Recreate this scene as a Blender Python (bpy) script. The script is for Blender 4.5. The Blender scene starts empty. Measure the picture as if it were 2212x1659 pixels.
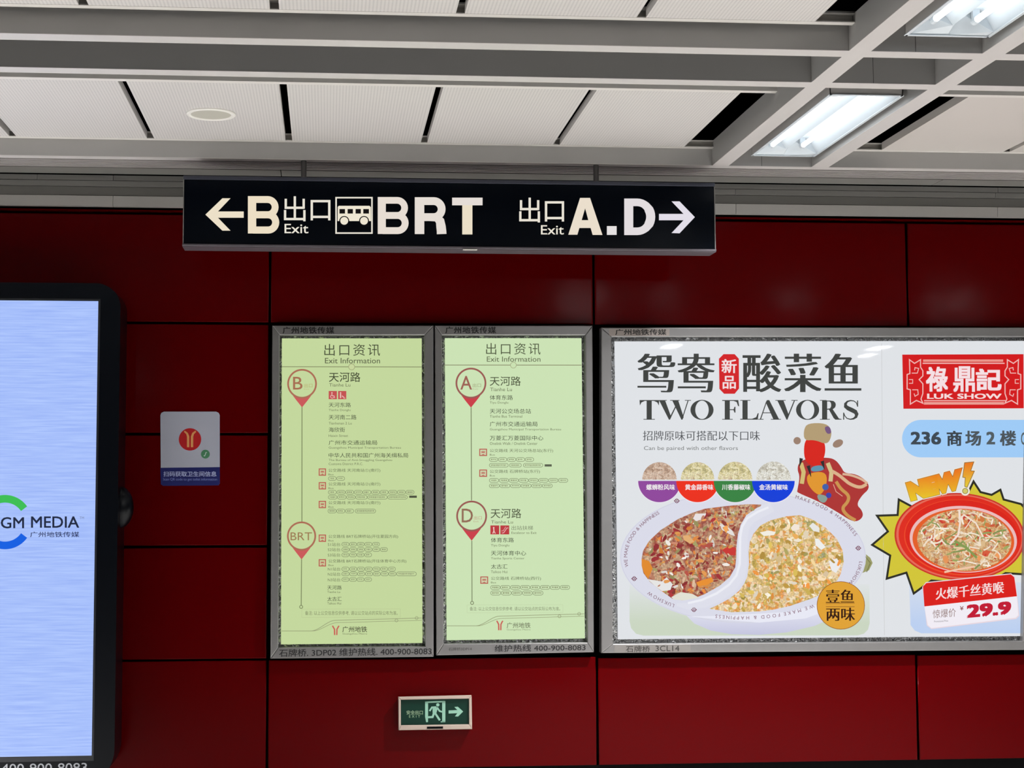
import bpy, bmesh, math, random
from mathutils import Vector, geometry
random.seed(7)
S = bpy.context.scene
C = S.collection

# ------------------------------------------------------------------ camera
F, PCX, PCY = 3324.0, 968.54, 814.6          # pixels of a 2212 x 1659 frame
R0 = Vector((0.9969062966, -0.0785738939, -0.0019947447))     # camera right
R1 = Vector((0.0037082872, 0.0723690174, -0.9973710312))      # camera down
R2 = Vector((0.0785116833, 0.9942780640, 0.0724365037))       # camera forward
EYE = Vector((0, 0, 1.6))
cam = bpy.data.cameras.new('camera')
cam.sensor_fit = 'HORIZONTAL'; cam.sensor_width = 36.0
cam.lens = F / 2212 * 36.0
cam.shift_x = (1106 - PCX) / 2212
cam.shift_y = -(829.5 - PCY) / 2212
cam.clip_start = 0.05
co = bpy.data.objects.new('camera', cam); C.objects.link(co)
from mathutils import Matrix
m = Matrix((R0, -R1, -R2)).transposed().to_4x4(); m.translation = EYE
co.matrix_world = m
S.camera = co

# ------------------------------------------------------------------ world, lights, exposure
S.view_settings.view_transform = 'Standard'; S.view_settings.look = 'None'
S.view_settings.gamma = 1.0; S.view_settings.use_curve_mapping = False
S.view_settings.exposure = 0.0
w = bpy.data.worlds.new('hall_ambient'); S.world = w; w.use_nodes = True
w.node_tree.nodes['Background'].inputs[0].default_value = (0.80, 0.86, 1.0, 1)
w.node_tree.nodes['Background'].inputs[1].default_value = 0.02
LAMP_W = 70.0
TUBE = 4.0
def lamp(x, y, z=3.135, sx=0.28, sy=1.1, p=LAMP_W, spread=180):
    l = bpy.data.lights.new('ceiling_lamp', 'AREA'); l.shape = 'RECTANGLE'; l.size = sx; l.size_y = sy
    l.energy = p; l.color = (0.97, 0.98, 1.0); l.spread = math.radians(spread)
    o = bpy.data.objects.new('ceiling_lamp', l); o.location = (x, y, z); C.objects.link(o)
# the hall's further lamps, at the same height as the two in view
lamp(2.10, 2.52, p=20); lamp(2.65, 3.1, sx=.14, p=16, sy=0.4); lamp(3.75, 3.0, sx=.14, p=15, sy=0.5); lamp(5.2, 2.6, sx=.14, p=16, sy=0.6)
lamp(-2.6, -5.9, p=16)
lamp(3.72, -1.40, sx=.16, p=18, sy=0.5); lamp(6.05, -1.5, sx=.16, p=18, sy=0.5); lamp(6.25, -2.4, sx=.14, p=14, sy=0.4)
for y, p in ((6.2, 130), (5.2, 110), (3.0, 10), (1.1, 4)):
    lamp(-3.4, y, p=p, spread=88); lamp(7.6, y, p=p, spread=88)
def tube_light(x, y):
    l = bpy.data.lights.new('tube_light', 'SPOT'); l.energy = 620; l.spot_size = math.radians(125); l.spot_blend = 0.9
    l.shadow_soft_size = 0.03; l.color = (0.97, 0.98, 1.0)
    o = bpy.data.objects.new('tube_light', l); o.location = (x, y, 3.150); C.objects.link(o)
for y in (6.345, 4.445):           # light given by the two lamps in view
    tube_light(2.1035, y)

# ------------------------------------------------------------------ projection helpers (pixel of the photo -> point on a real plane)
def ray(x, y):
    a, b = (x - PCX) / F, (y - PCY) / F
    return R0 * a + R1 * b + R2
def W(x, y, Y=7.5):
    d = ray(x, y); return d * (Y / d.y) + EYE
def s2l(c):
    c = c / 255.0
    return c / 12.92 if c <= 0.04045 else ((c + 0.055) / 1.055) ** 2.4
def rgb(c): return tuple(s2l(v) for v in c) + (1.0,)

# ------------------------------------------------------------------ materials
MATS = {}
def mat(name, col=(128, 128, 128), rough=0.5, metal=0.0, spec=0.5, coat=0.0, coat_rough=0.05, lin=None):
    if name in MATS: return MATS[name]
    M = bpy.data.materials.new(name); M.use_nodes = True
    b = M.node_tree.nodes['Principled BSDF']
    b.inputs['Base Color'].default_value = lin + (1,) if lin else rgb(col)
    b.inputs['Roughness'].default_value = rough; b.inputs['Metallic'].default_value = metal
    b.inputs['Specular IOR Level'].default_value = spec
    b.inputs['Coat Weight'].default_value = coat; b.inputs['Coat Roughness'].default_value = coat_rough
    MATS[name] = M
    return M
def nodes(M): return M.node_tree.nodes, M.node_tree.links
def add_noise_rough(M, scale, lo, hi, bump=0.0, bscale=None, stretch=(1, 1, 1)):
    n, l = nodes(M); b = n['Principled BSDF']
    tc = n.new('ShaderNodeTexCoord'); mp = n.new('ShaderNodeMapping'); mp.inputs['Scale'].default_value = stretch
    l.new(tc.outputs['Object'], mp.inputs[0])
    nz = n.new('ShaderNodeTexNoise'); nz.inputs['Scale'].default_value = scale; nz.inputs['Detail'].default_value = 4
    l.new(mp.outputs[0], nz.inputs['Vector'])
    mr = n.new('ShaderNodeMapRange'); mr.inputs['To Min'].default_value = lo; mr.inputs['To Max'].default_value = hi
    l.new(nz.outputs[0], mr.inputs[0]); l.new(mr.outputs[0], b.inputs['Roughness'])
    if bump:
        n2 = n.new('ShaderNodeTexNoise'); n2.inputs['Scale'].default_value = bscale; n2.inputs['Detail'].default_value = 2
        l.new(mp.outputs[0], n2.inputs['Vector'])
        bp = n.new('ShaderNodeBump'); bp.inputs['Strength'].default_value = bump; bp.inputs['Distance'].default_value = 0.01
        l.new(n2.outputs[0], bp.inputs['Height']); l.new(bp.outputs[0], b.inputs['Normal'])
        if b.inputs['Coat Weight'].default_value > 0: l.new(bp.outputs[0], b.inputs['Coat Normal'])
    return M

RED = add_noise_rough(mat('red_enamel', lin=(0.078, 0.0002, 0.0008), rough=0.24, spec=0.045, coat=0.0, coat_rough=0.10),
                      2.0, 0.10, 0.17, bump=0.22, bscale=2.6)
BLACK = mat('black_backing', (8, 8, 9), 0.8, spec=0.1)
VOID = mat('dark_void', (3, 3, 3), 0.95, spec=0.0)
PAINT = add_noise_rough(mat('grey_white_paint', (190, 186, 183), 0.5), 6, 0.42, 0.55)
PANEL = mat('plain_ceiling_panel', (192, 186, 180), 0.5)
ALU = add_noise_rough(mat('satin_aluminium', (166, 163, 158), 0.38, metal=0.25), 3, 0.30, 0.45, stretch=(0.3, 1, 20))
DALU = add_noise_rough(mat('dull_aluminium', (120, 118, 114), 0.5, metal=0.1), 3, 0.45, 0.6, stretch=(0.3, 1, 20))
STEEL = add_noise_rough(mat('brushed_steel', (138, 136, 135), 0.3, metal=0.6), 4, 0.24, 0.38, stretch=(0.5, 1, 14))
SIGNB = mat('black_sign_face', (3, 6, 13), 0.16, spec=0.08)
DEVB = mat('black_device_shell', (4, 7, 13), 0.28, spec=0.2)
CREAM = mat('cream_plastic', (176, 158, 145), 0.45)
GREENP = mat('green_sign_plate', (4, 44, 33), 0.4, spec=0.2)
FLOORM = mat('pale_granite_floor', (232, 229, 224), 0.35)
WHITE = mat('white_reflector', (204, 211, 216), 0.35)
LEDGE = mat('white_trim', (206, 202, 196), 0.5)
INKB = mat('black_ink', (14, 14, 16), 0.6)
LOUV = mat('grey_louvre', (158, 154, 150), 0.5)

def perforated():
    M = mat('perforated_ceiling_panel', (198, 194, 190), 0.55)
    n, l = nodes(M); b = n['Principled BSDF']
    tc = n.new('ShaderNodeTexCoord'); sx = n.new('ShaderNodeSeparateXYZ'); l.new(tc.outputs['Object'], sx.inputs[0])
    def wave(out, pitch):
        a = n.new('ShaderNodeMath'); a.operation = 'MULTIPLY'; a.inputs[1].default_value = 2 * math.pi / pitch; l.new(out, a.inputs[0])
        s = n.new('ShaderNodeMath'); s.operation = 'SINE'; l.new(a.outputs[0], s.inputs[0]); return s.outputs[0]
    p = n.new('ShaderNodeMath'); p.operation = 'MULTIPLY_ADD'
    l.new(wave(sx.outputs[0], 0.0125), p.inputs[0]); p.inputs[1].default_value = 1.0
    l.new(wave(sx.outputs[1], 0.0125), p.inputs[2])
    mr = n.new('ShaderNodeMapRange'); mr.inputs['From Min'].default_value = 0.2; mr.inputs['From Max'].default_value = 1.6
    l.new(p.outputs[0], mr.inputs[0])
    mx = n.new('ShaderNodeMix'); mx.data_type = 'RGBA'
    mx.inputs[6].default_value = rgb((200, 196, 192)); mx.inputs[7].default_value = rgb((170, 167, 164))
    l.new(mr.outputs[0], mx.inputs[0]); l.new(mx.outputs[2], b.inputs['Base Color'])
    return M
PERF = perforated()

def foil():
    M = mat('crinkled_foil', (150, 150, 150), 0.22, metal=1.0)
    return add_noise_rough(M, 30, 0.1, 0.4, bump=1.0, bscale=45)
FOIL = foil()

def attr_mat(name, lit, strength=1.0):
    M = bpy.data.materials.new(name); M.use_nodes = True
    n, l = nodes(M); b = n['Principled BSDF']
    a = n.new('ShaderNodeAttribute'); a.attribute_name = 'Col'
    if lit:
        b.inputs['Base Color'].default_value = (0.004, 0.004, 0.004, 1); b.inputs['Specular IOR Level'].default_value = 0.0
        b.inputs['Roughness'].default_value = 0.6
        l.new(a.outputs['Color'], b.inputs['Emission Color']); b.inputs['Emission Strength'].default_value = strength
    else:
        l.new(a.outputs['Color'], b.inputs['Base Color']); b.inputs['Roughness'].default_value = 0.35
    return M
LIT = attr_mat('backlit_print', True, 1.0)
INK = attr_mat('printed_ink', False)

def food(name, stops, scale, stretch=(1, 1, 1)):
    """print of a dish: cells of many colours on a backlit sheet"""
    M = bpy.data.materials.new(name); M.use_nodes = True
    n, l = nodes(M); b = n['Principled BSDF']
    tc = n.new('ShaderNodeTexCoord'); mp = n.new('ShaderNodeMapping'); mp.inputs['Scale'].default_value = stretch
    l.new(tc.outputs['Object'], mp.inputs[0])
    nz = n.new('ShaderNodeTexNoise'); nz.inputs['Scale'].default_value = scale * 0.6; nz.inputs['Detail'].default_value = 3
    l.new(mp.outputs[0], nz.inputs['Vector'])
    mv = n.new('ShaderNodeVectorMath'); mv.operation = 'MULTIPLY_ADD'; mv.inputs[1].default_value = (0.03,) * 3
    l.new(nz.outputs['Color'], mv.inputs[0]); l.new(mp.outputs[0], mv.inputs[2])
    v = n.new('ShaderNodeTexVoronoi'); v.inputs['Scale'].default_value = scale; l.new(mv.outputs[0], v.inputs['Vector'])
    big = n.new('ShaderNodeTexNoise'); big.inputs['Scale'].default_value = 14; big.inputs['Detail'].default_value = 2
    l.new(mp.outputs[0], big.inputs['Vector'])
    sp = n.new('ShaderNodeSeparateColor'); l.new(v.outputs['Color'], sp.inputs[0])
    mxf = n.new('ShaderNodeMix'); mxf.inputs[0].default_value = 0.45
    mr = n.new('ShaderNodeMapRange'); mr.inputs['From Min'].default_value = 0.3; mr.inputs['From Max'].default_value = 0.7
    l.new(big.outputs[0], mr.inputs[0])
    l.new(sp.outputs[0], mxf.inputs[2]); l.new(mr.outputs[0], mxf.inputs[3])
    cr = n.new('ShaderNodeValToRGB'); l.new(mxf.outputs[0], cr.inputs[0])
    el = cr.color_ramp.elements
    while len(el) > 1: el.remove(el[-1])
    el[0].position = stops[0][0]; el[0].color = rgb(stops[0][1])
    for p, c in stops[1:]:
        e = el.new(p); e.color = rgb(c)
    n2 = n.new('ShaderNodeTexNoise'); n2.inputs['Scale'].default_value = scale * 2.2; n2.inputs['Detail'].default_value = 4
    l.new(mp.outputs[0], n2.inputs['Vector'])
    m2 = n.new('ShaderNodeMapRange'); m2.inputs['From Min'].default_value = 0.3; m2.inputs['From Max'].default_value = 0.7
    m2.inputs['To Min'].default_value = 0.55; m2.inputs['To Max'].default_value = 1.25; l.new(n2.outputs[0], m2.inputs[0])
    mm = n.new('ShaderNodeVectorMath'); mm.operation = 'SCALE'
    l.new(cr.outputs[0], mm.inputs[0]); l.new(m2.outputs[0], mm.inputs['Scale'])
    l.new(mm.outputs[0], b.inputs['Emission Color']); b.inputs['Emission Strength'].default_value = 1.0
    b.inputs['Base Color'].default_value = (0.02, 0.02, 0.02, 1); b.inputs['Specular IOR Level'].default_value = 0
    return M
FOOD_RED = food('dish_print_red', [(0.0, (110, 35, 35)), (0.25, (165, 70, 50)), (0.42, (190, 140, 105)), (0.55, (215, 180, 140)),
                                   (0.65, (160, 75, 60)), (0.78, (225, 130, 50)), (0.9, (175, 165, 100)), (1.0, (240, 230, 220))], 52)
FOOD_YEL = food('dish_print_yellow', [(0.0, (165, 145, 60)), (0.25, (205, 170, 70)), (0.42, (235, 200, 140)), (0.55, (245, 225, 190)),
                                      (0.68, (235, 150, 60)), (0.8, (215, 185, 90)), (0.92, (150, 150, 90)), (1.0, (250, 245, 235))], 50)
FOOD_NOO = food('dish_print_noodles', [(0.0, (150, 60, 40)), (0.25, (215, 120, 60)), (0.45, (225, 190, 130)), (0.6, (205, 150, 100)),
                                       (0.75, (235, 215, 180)), (0.9, (190, 70, 50)), (1.0, (250, 235, 215))], 60, (1, 1, 1.5))
FOOD_A = food('dish_print_beige', [(0.0, (120, 85, 60)), (0.4, (200, 165, 140)), (0.7, (225, 200, 180)), (1.0, (165, 110, 80))], 85)
FOOD_B = food('dish_print_green', [(0.0, (110, 110, 70)), (0.4, (215, 200, 140)), (0.7, (240, 230, 190)), (1.0, (170, 120, 70))], 85)
FOOD_C = food('dish_print_white', [(0.0, (130, 115, 90)), (0.4, (215, 210, 195)), (0.7, (240, 238, 230)), (1.0, (150, 130, 90))], 85)

def screen_mat():
    M = bpy.data.materials.new('lit_display'); M.use_nodes = True
    n, l = nodes(M); b = n['Principled BSDF']
    tc = n.new('ShaderNodeTexCoord'); mp = n.new('ShaderNodeMapping'); mp.inputs['Scale'].default_value = (5, 1, 130)
    l.new(tc.outputs['Object'], mp.inputs[0])
    nz = n.new('ShaderNodeTexNoise'); nz.inputs['Scale'].default_value = 1.0; nz.inputs['Detail'].default_value = 5
    l.new(mp.outputs[0], nz.inputs['Vector'])
    cr = n.new('ShaderNodeValToRGB'); l.new(nz.outputs[0], cr.inputs[0])
    cr.color_ramp.elements[0].position = 0.3; cr.color_ramp.elements[0].color = rgb((152, 178, 246))
    cr.color_ramp.elements[1].position = 0.7; cr.color_ramp.elements[1].color = rgb((178, 202, 255))
    l.new(cr.outputs[0], b.inputs['Emission Color']); b.inputs['Emission Strength'].default_value = 1.0
    b.inputs['Base Color'].default_value = (0.01, 0.01, 0.01, 1); b.inputs['Roughness'].default_value = 0.15
    b.inputs['Specular IOR Level'].default_value = 0.2
    return M
SCREEN = screen_mat()

def tube_mat():
    M = mat('lit_fluorescent_tube', (255, 255, 255), 0.5)
    b = M.node_tree.nodes['Principled BSDF']
    b.inputs['Emission Color'].default_value = (0.90, 0.96, 1.0, 1); b.inputs['Emission Strength'].default_value = TUBE
    return M
TUBEM = tube_mat()

def glass_mat():
    M = bpy.data.materials.new('clear_glass'); M.use_nodes = True
    n, l = nodes(M); n.remove(n['Principled BSDF'])
    t = n.new('ShaderNodeBsdfTransparent'); t.inputs[0].default_value = (0.97, 0.98, 0.98, 1)
    g = n.new('ShaderNodeBsdfGlossy'); g.inputs['Roughness'].default_value = 0.02
    fr = n.new('ShaderNodeFresnel'); fr.inputs[0].default_value = 1.28
    mx = n.new('ShaderNodeMixShader'); l.new(fr.outputs[0], mx.inputs[0]); l.new(t.outputs[0], mx.inputs[1]); l.new(g.outputs[0], mx.inputs[2])
    l.new(mx.outputs[0], n['Material Output'].inputs[0])
    return M
GLASS = glass_mat()

# ------------------------------------------------------------------ object helpers
POS = {}
def tag(o, label=None, cat=None, group=None, kind=None):
    if label: o['label'] = label
    if cat: o['category'] = cat
    if group: o['group'] = group
    if kind: o['kind'] = kind
    return o
def empty(name, loc, label=None, cat=None, group=None, kind=None):
    o = bpy.data.objects.new(name, None); o.location = loc; o.empty_display_size = 0.1; C.objects.link(o)
    POS[o.name] = Vector(loc)
    return tag(o, label, cat, group, kind)
def link(name, me, material, parent, center):
    o = bpy.data.objects.new(name, me); C.objects.link(o)
    if me.materials: pass
    else: me.materials.append(material)
    p = POS[parent.name] if parent else Vector((0, 0, 0))
    if parent: o.parent = parent
    o.location = Vector(center) - p
    POS[o.name] = Vector(center)
    return o
def from_bm(name, bm, material, parent=None, smooth=False):
    vs = [v.co.copy() for v in bm.verts]
    c = Vector([(min(v[i] for v in vs) + max(v[i] for v in vs)) / 2 for i in range(3)])
    for v in bm.verts: v.co -= c
    bmesh.ops.recalc_face_normals(bm, faces=bm.faces)
    me = bpy.data.meshes.new(name); bm.to_mesh(me); bm.free()
    if smooth:
        for p in me.polygons: p.use_smooth = True
    return link(name, me, material, parent, c)
def add_box(bm, a, b):
    r = bmesh.ops.create_cube(bm, size=1)
    a, b = Vector(a), Vector(b)
    for v in r['verts']:
        v.co = Vector([(a[i] + b[i]) / 2 + v.co[i] * abs(b[i] - a[i]) for i in range(3)])
    return r['verts']
def box(name, a, b, material, parent=None, bevel=0.0, seg=2):
    bm = bmesh.new(); add_box(bm, a, b)
    if bevel: bmesh.ops.bevel(bm, geom=bm.edges[:], offset=bevel, segments=seg, affect='EDGES', profile=0.5)
    return from_bm(name, bm, material, parent, smooth=False)
def add_prism(bm, pts, y0, y1):
    """pts = list of (x, z); extruded from y0 to y1"""
    a = [bm.verts.new((x, y0, z)) for x, z in pts]; b = [bm.verts.new((x, y1, z)) for x, z in pts]
    n = len(pts)
    bm.faces.new(a); bm.faces.new(b[::-1])
    for i in range(n): bm.faces.new((a[i], b[i], b[(i + 1) % n], a[(i + 1) % n]))
def prism(name, pts, y0, y1, material, parent=None, bevel=0.0):
    bm = bmesh.new(); add_prism(bm, pts, y0, y1)
    if bevel:
        e = [e for e in bm.edges if all(abs(v.co.y - y0) < 1e-6 for v in e.verts)]
        bmesh.ops.bevel(bm, geom=e, offset=bevel, segments=2, affect='EDGES', profile=0.5)
    return from_bm(name, bm, material, parent)
def pix_prism(name, px, Y, depth, material, parent=None, bevel=0.0):
    pts = [(lambda p: (p.x, p.z))(W(x, y, Y)) for x, y in px]
    return prism(name, pts, Y, Y + depth, material, parent, bevel)
def add_cyl(bm, p, q, r, seg=16, r2=None):
    p, q = Vector(p), Vector(q); d = (q - p); L = d.length; d.normalize()
    u = d.orthogonal().normalized(); v = d.cross(u)
    A, B = [], []
    for i in range(seg):
        t = 2 * math.pi * i / seg; o = u * math.cos(t) + v * math.sin(t)
        A.append(bm.verts.new(p + o * r)); B.append(bm.verts.new(q + o * (r if r2 is None else r2)))
    bm.faces.new(A[::-1]); bm.faces.new(B)
    for i in range(seg): bm.faces.new((A[i], A[(i + 1) % seg], B[(i + 1) % seg], B[i]))
def cyl(name, p, q, r, material, parent=None, seg=16, r2=None):
    bm = bmesh.new(); add_cyl(bm, p, q, r, seg, r2); return from_bm(name, bm, material, parent)
def rrect(x0, z0, x1, z1, rs, n=8):
    """rounded rectangle outline, rs = radii of corners (bl, br, tr, tl)"""
    out = []
    cs = [(x0, z0, rs[0], 180), (x1, z0, rs[1], 270), (x1, z1, rs[2], 0), (x0, z1, rs[3], 90)]
    for i, (x, z, r, a0) in enumerate(cs):
        sx = 1 if x == x0 else -1; sz = 1 if z == z0 else -1
        if r <= 0: out.append((x, z)); continue
        for k in range(n + 1):
            a = math.radians(a0 + 90 * k / n)
            out.append((x + sx * r + r * math.cos(a), z + sz * r + r * math.sin(a)))
    return out

# ------------------------------------------------------------------ flat print: shapes drawn in photo pixels, laid on a real plane
_fc = bpy.data.curves.new('glyphs', 'FONT'); _fo = bpy.data.objects.new('glyphs', _fc); C.objects.link(_fo)
_fc.resolution_u = 3
_cache = {}
def glyphs(s, bold=0.0, space=1.0):
    k = (s, bold, space)
    if k not in _cache:
        _fc.body = s; _fc.offset = bold; _fc.space_character = space
        bpy.context.view_layer.update()
        me = bpy.data.meshes.new_from_object(_fo.evaluated_get(bpy.context.evaluated_depsgraph_get()))
        vs = [(v.co.x, v.co.y) for v in me.vertices]; fs = [tuple(p.vertices) for p in me.polygons]
        bpy.data.meshes.remove(me)
        _cache[k] = (vs, fs)
    return _cache[k]

class Art:
    """Collects flat shapes in pixel coordinates; build() lays them on the plane y = Y as one mesh."""
    def __init__(s, Y, step=0.0004): s.Y, s.step = Y, step; s.v, s.f, s.c = [], [], []
    def raw(s, pts, faces, col, lay=0, grad=None):
        b = len(s.v)
        for p in pts:
            s.v.append(W(p[0], p[1], s.Y - lay * s.step))
            if grad:
                (ya, ca), (yb, cb) = grad; t = min(1, max(0, (p[1] - ya) / (yb - ya)))
                s.c.append(rgb([ca[i] * (1 - t) + cb[i] * t for i in range(3)]))
            else: s.c.append(rgb(col))
        for f in faces: s.f.append(tuple(b + i for i in f))
        return s
    def poly(s, pts, col, lay=0, grad=None):
        t = geometry.tessellate_polygon([[Vector((p[0], p[1], 0)) for p in pts]])
        return s.raw(pts, t, col, lay, grad)
    def rect(s, x0, y0, x1, y1, col, lay=0): return s.poly([(x0, y0), (x1, y0), (x1, y1), (x0, y1)], col, lay)
    def disc(s, x, y, r, col, lay=0, ry=None, n=40, a0=0, a1=360):
        ry = ry or r; k = n if a1 - a0 >= 360 else n + 1
        return s.poly([(x + r * math.cos(math.radians(a0 + (a1 - a0) * i / n)), y + ry * math.sin(math.radians(a0 + (a1 - a0) * i / n))) for i in range(k)], col, lay)
    def stroke(s, pts, w, col, lay=0, closed=False, grad=None):
        n = len(pts); P = [Vector((p[0], p[1])) for p in pts]
        ws = w if isinstance(w, (list, tuple)) else [w] * n
        out = []
        for i in range(n):
            a = P[i - 1] if (i or closed) else None; b = P[(i + 1) % n] if (i < n - 1 or closed) else None
            d1 = (P[i] - a).normalized() if a is not None else None; d2 = (b - P[i]).normalized() if b is not None else None
            if d1 is None: d1 = d2
            if d2 is None: d2 = d1
            n1, n2 = Vector((-d1.y, d1.x)), Vector((-d2.y, d2.x)); mt = n1 + n2
            if mt.length < 1e-6: mt = n1
            mt.normalize(); k = 1 / max(0.35, mt.dot(n1)); h = ws[i] / 2 * k
            out.append(tuple(P[i] + mt * h)); out.append(tuple(P[i] - mt * h))
        fs = [(2 * i, 2 * i + 1, 2 * i + 3, 2 * i + 2) for i in range(n - 1)]
        if closed: fs.append((2 * n - 2, 2 * n - 1, 1, 0))
        return s.raw(out, fs, col, lay, grad)
    def ring(s, x, y, r, w, col, lay=0, ry=None, a0=0, a1=360, n=48):
        ry = ry or r; full = a1 - a0 >= 360; k = n if full else n + 1
        return s.stroke([(x + r * math.cos(math.radians(a0 + (a1 - a0) * i / n)), y + ry * math.sin(math.radians(a0 + (a1 - a0) * i / n))) for i in range(k)], w, col, lay, full)
    def pill(s, x0, y0, x1, y1, w, col, lay=0, fill=None):
        r = (y1 - y0) / 2; pts = []
        for a in range(90, 271, 20): pts.append((x0 + r + r * math.cos(math.radians(a)), y0 + r - r * math.sin(math.radians(a))))
        for a in range(-90, 91, 20): pts.append((x1 - r + r * math.cos(math.radians(a)), y0 + r - r * math.sin(math.radians(a))))
        if fill: s.poly(pts, fill, lay)
        if w: s.stroke(pts, w, col, lay + (1 if fill else 0), True)
        return s
    def text(s, t, x0, y0, x1, y1, col, bold=0.0, lay=1, skew=None, grad=None, space=1.0):
        """fit the inked box of t to pixels x0..x1, y0 (top)..y1 (bottom); skew = extra y at the right end"""
        vs, fs = glyphs(t, 0.0, space)
        off = [(0, 0)] + ([(sx * bold, sy * bold * .8) for sx in (-1, 1) for sy in (-1, 1)] if bold else [])   # heavier strokes: the glyph laid again a hair to each side
        a, b = min(v[0] for v in vs) - bold, max(v[0] for v in vs) + bold
        c, d = min(v[1] for v in vs) - bold * .8, max(v[1] for v in vs) + bold * .8
        sk = skew or 0.0
        for k, o in enumerate(off):
            pts = []
            for v in vs:
                u = (v[0] + o[0] - a) / (b - a); q = (v[1] + o[1] - c) / (d - c)
                pts.append((x0 + (x1 - x0) * u, y1 + (y0 - y1) * q + sk * u))
            s.raw(pts, fs, col, lay + k * .06, grad)
        return s
    def song(s, t, x0, y0, x1, y1, col, bx=0.03, thin=-0.010, lay=1, skew=0.0):
        """song style: thin horizontals, thick verticals"""
        vs, fs = glyphs(t, thin, 1.0); n = len(vs); K = 5
        off = [bx * (2 * k / (K - 1) - 1) for k in range(K)]
        vs, fs = [(v[0] + o, v[1] + abs(o) * 0.0) for o in off for v in vs], [tuple(i + k * n for i in f) for k in range(K) for f in fs]
        xs = [v[0] for v in vs]; ys = [v[1] for v in vs]; a, b, c, d = min(xs), max(xs), min(ys), max(ys)
        return s.raw([(x0 + (x1 - x0) * (v[0] - a) / (b - a), y1 + (y0 - y1) * (v[1] - c) / (d - c) + skew * (v[0] - a) / (b - a)) for v in vs], fs, col, lay)
    def text_on(s, t, fn, h, col, u0, u1, bold=0.0, lay=1, flip=False, n=None):
        """letters along a curve fn(u) -> (x, y)"""
        adv = []
        for ch in t:
            if ch == ' ': adv.append(0.35); continue
            vs, _ = glyphs(ch, bold); adv.append(max(v[0] for v in vs) - min(v[0] for v in vs) + 0.12)
        T = sum(adv); pos = 0
        us = [u0 + (u1 - u0) * i / 80 for i in range(81)]; ps = [Vector(fn(u)) for u in us]; cum = [0]
        for p_, q_ in zip(ps[:-1], ps[1:]): cum.append(cum[-1] + (q_ - p_).length)
        def at_len(t):
            L = t * cum[-1]
            for i in range(80):
                if cum[i + 1] >= L: return us[i] + (us[i + 1] - us[i]) * (L - cum[i]) / max(1e-9, cum[i + 1] - cum[i])
            return us[-1]
        for ch, ad in zip(t, adv):
            um = at_len((pos + ad / 2) / T); pos += ad
            if ch == ' ': continue
            p = Vector(fn(um)); q = Vector(fn(um + (u1 - u0) * 0.01)); d = (q - p).normalized(); nn = Vector((d.y, -d.x))
            vs, fs = glyphs(ch, bold); mx = (max(v[0] for v in vs) + min(v[0] for v in vs)) / 2
            k = h / 0.7
            s.raw([tuple(p + d * ((v[0] - mx) * k) + nn * (v[1] * k)) for v in vs], fs, col, lay)
        return s
    def build(s, name, parent, material=None, label=None):
        c = Vector([(min(v[i] for v in s.v) + max(v[i] for v in s.v)) / 2 for i in range(3)])
        me = bpy.data.meshes.new(name); me.from_pydata([tuple(v - c) for v in s.v], [], s.f)
        a = me.color_attributes.new('Col', 'FLOAT_COLOR', 'POINT')
        a.data.foreach_set('color', [x for col in s.c for x in col])
        me.update()
        o = link(name, me, material or LIT, parent, c)
        if label: o['label'] = label
        if 'pieces' in name: o['kind'] = 'stuff'
        return o

# ================================================================== SETTING
# floor (below the frame)
fl = box('floor', (-12, -6, -0.1), (14, 7.7, 0), FLOORM); tag(fl, kind='structure')

# wall: dark backing with red enamelled panels, 1.6 m wide, 0.54 m courses
wall = box('wall_back', (-9, 7.66, 0), (13, 7.8, 3.6), BLACK); tag(wall, kind='structure')
SE = [-3.48, -1.88, -0.28, 1.3165, 2.9165, 4.515, 6.115]
RO = [0.256, 0.785, 1.3255, 1.866, 2.405, 2.941]
g = 0.0115
def wpanel(x0, z0, x1, z1, n=None):
    bm = bmesh.new(); add_box(bm, (x0, 7.5, z0), (x1, 7.53, z1))
    e = [e for e in bm.edges if all(v.co.y < 7.51 for v in e.verts)]
    bmesh.ops.bevel(bm, geom=e, offset=0.006, segments=3, affect='EDGES', profile=0.5)
    for f in bm.faces: f.smooth = True
    o = from_bm('panel', bm, RED, wall)
    for p in o.data.polygons: p.use_smooth = True
    md = o.modifiers.new('n', 'WEIGHTED_NORMAL'); md.keep_sharp = True
    return o
# top course and bottom course run the whole wall
for i in range(len(SE) - 1):
    wpanel(SE[i] + g / 2, RO[4] + g / 2, SE[i + 1] - g / 2, RO[5] - g / 2)
    dz = (0.004, 0.002, 0.002, -0.004, -0.008, -0.008)[i]
    wpanel(SE[i] + g / 2, RO[0] + g / 2, SE[i + 1] - g / 2, RO[1] - g / 2 + dz)
# middle courses beside the recessed display
for k in range(1, 4):
    wpanel(-0.990, RO[k] + g / 2, -0.28 - g / 2, RO[k + 1] - g / 2)
# narrow red lip under the cornice
lip = box('trim_1', (-9, 7.47, 2.947), (13, 7.56, 2.975), RED); tag(lip, kind='structure')
# dark plinth below the red panels
pl = box('baseboard_back', (-9, 7.57, 0.0), (13, 7.62, 0.25), BLACK); tag(pl, kind='structure')

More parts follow.
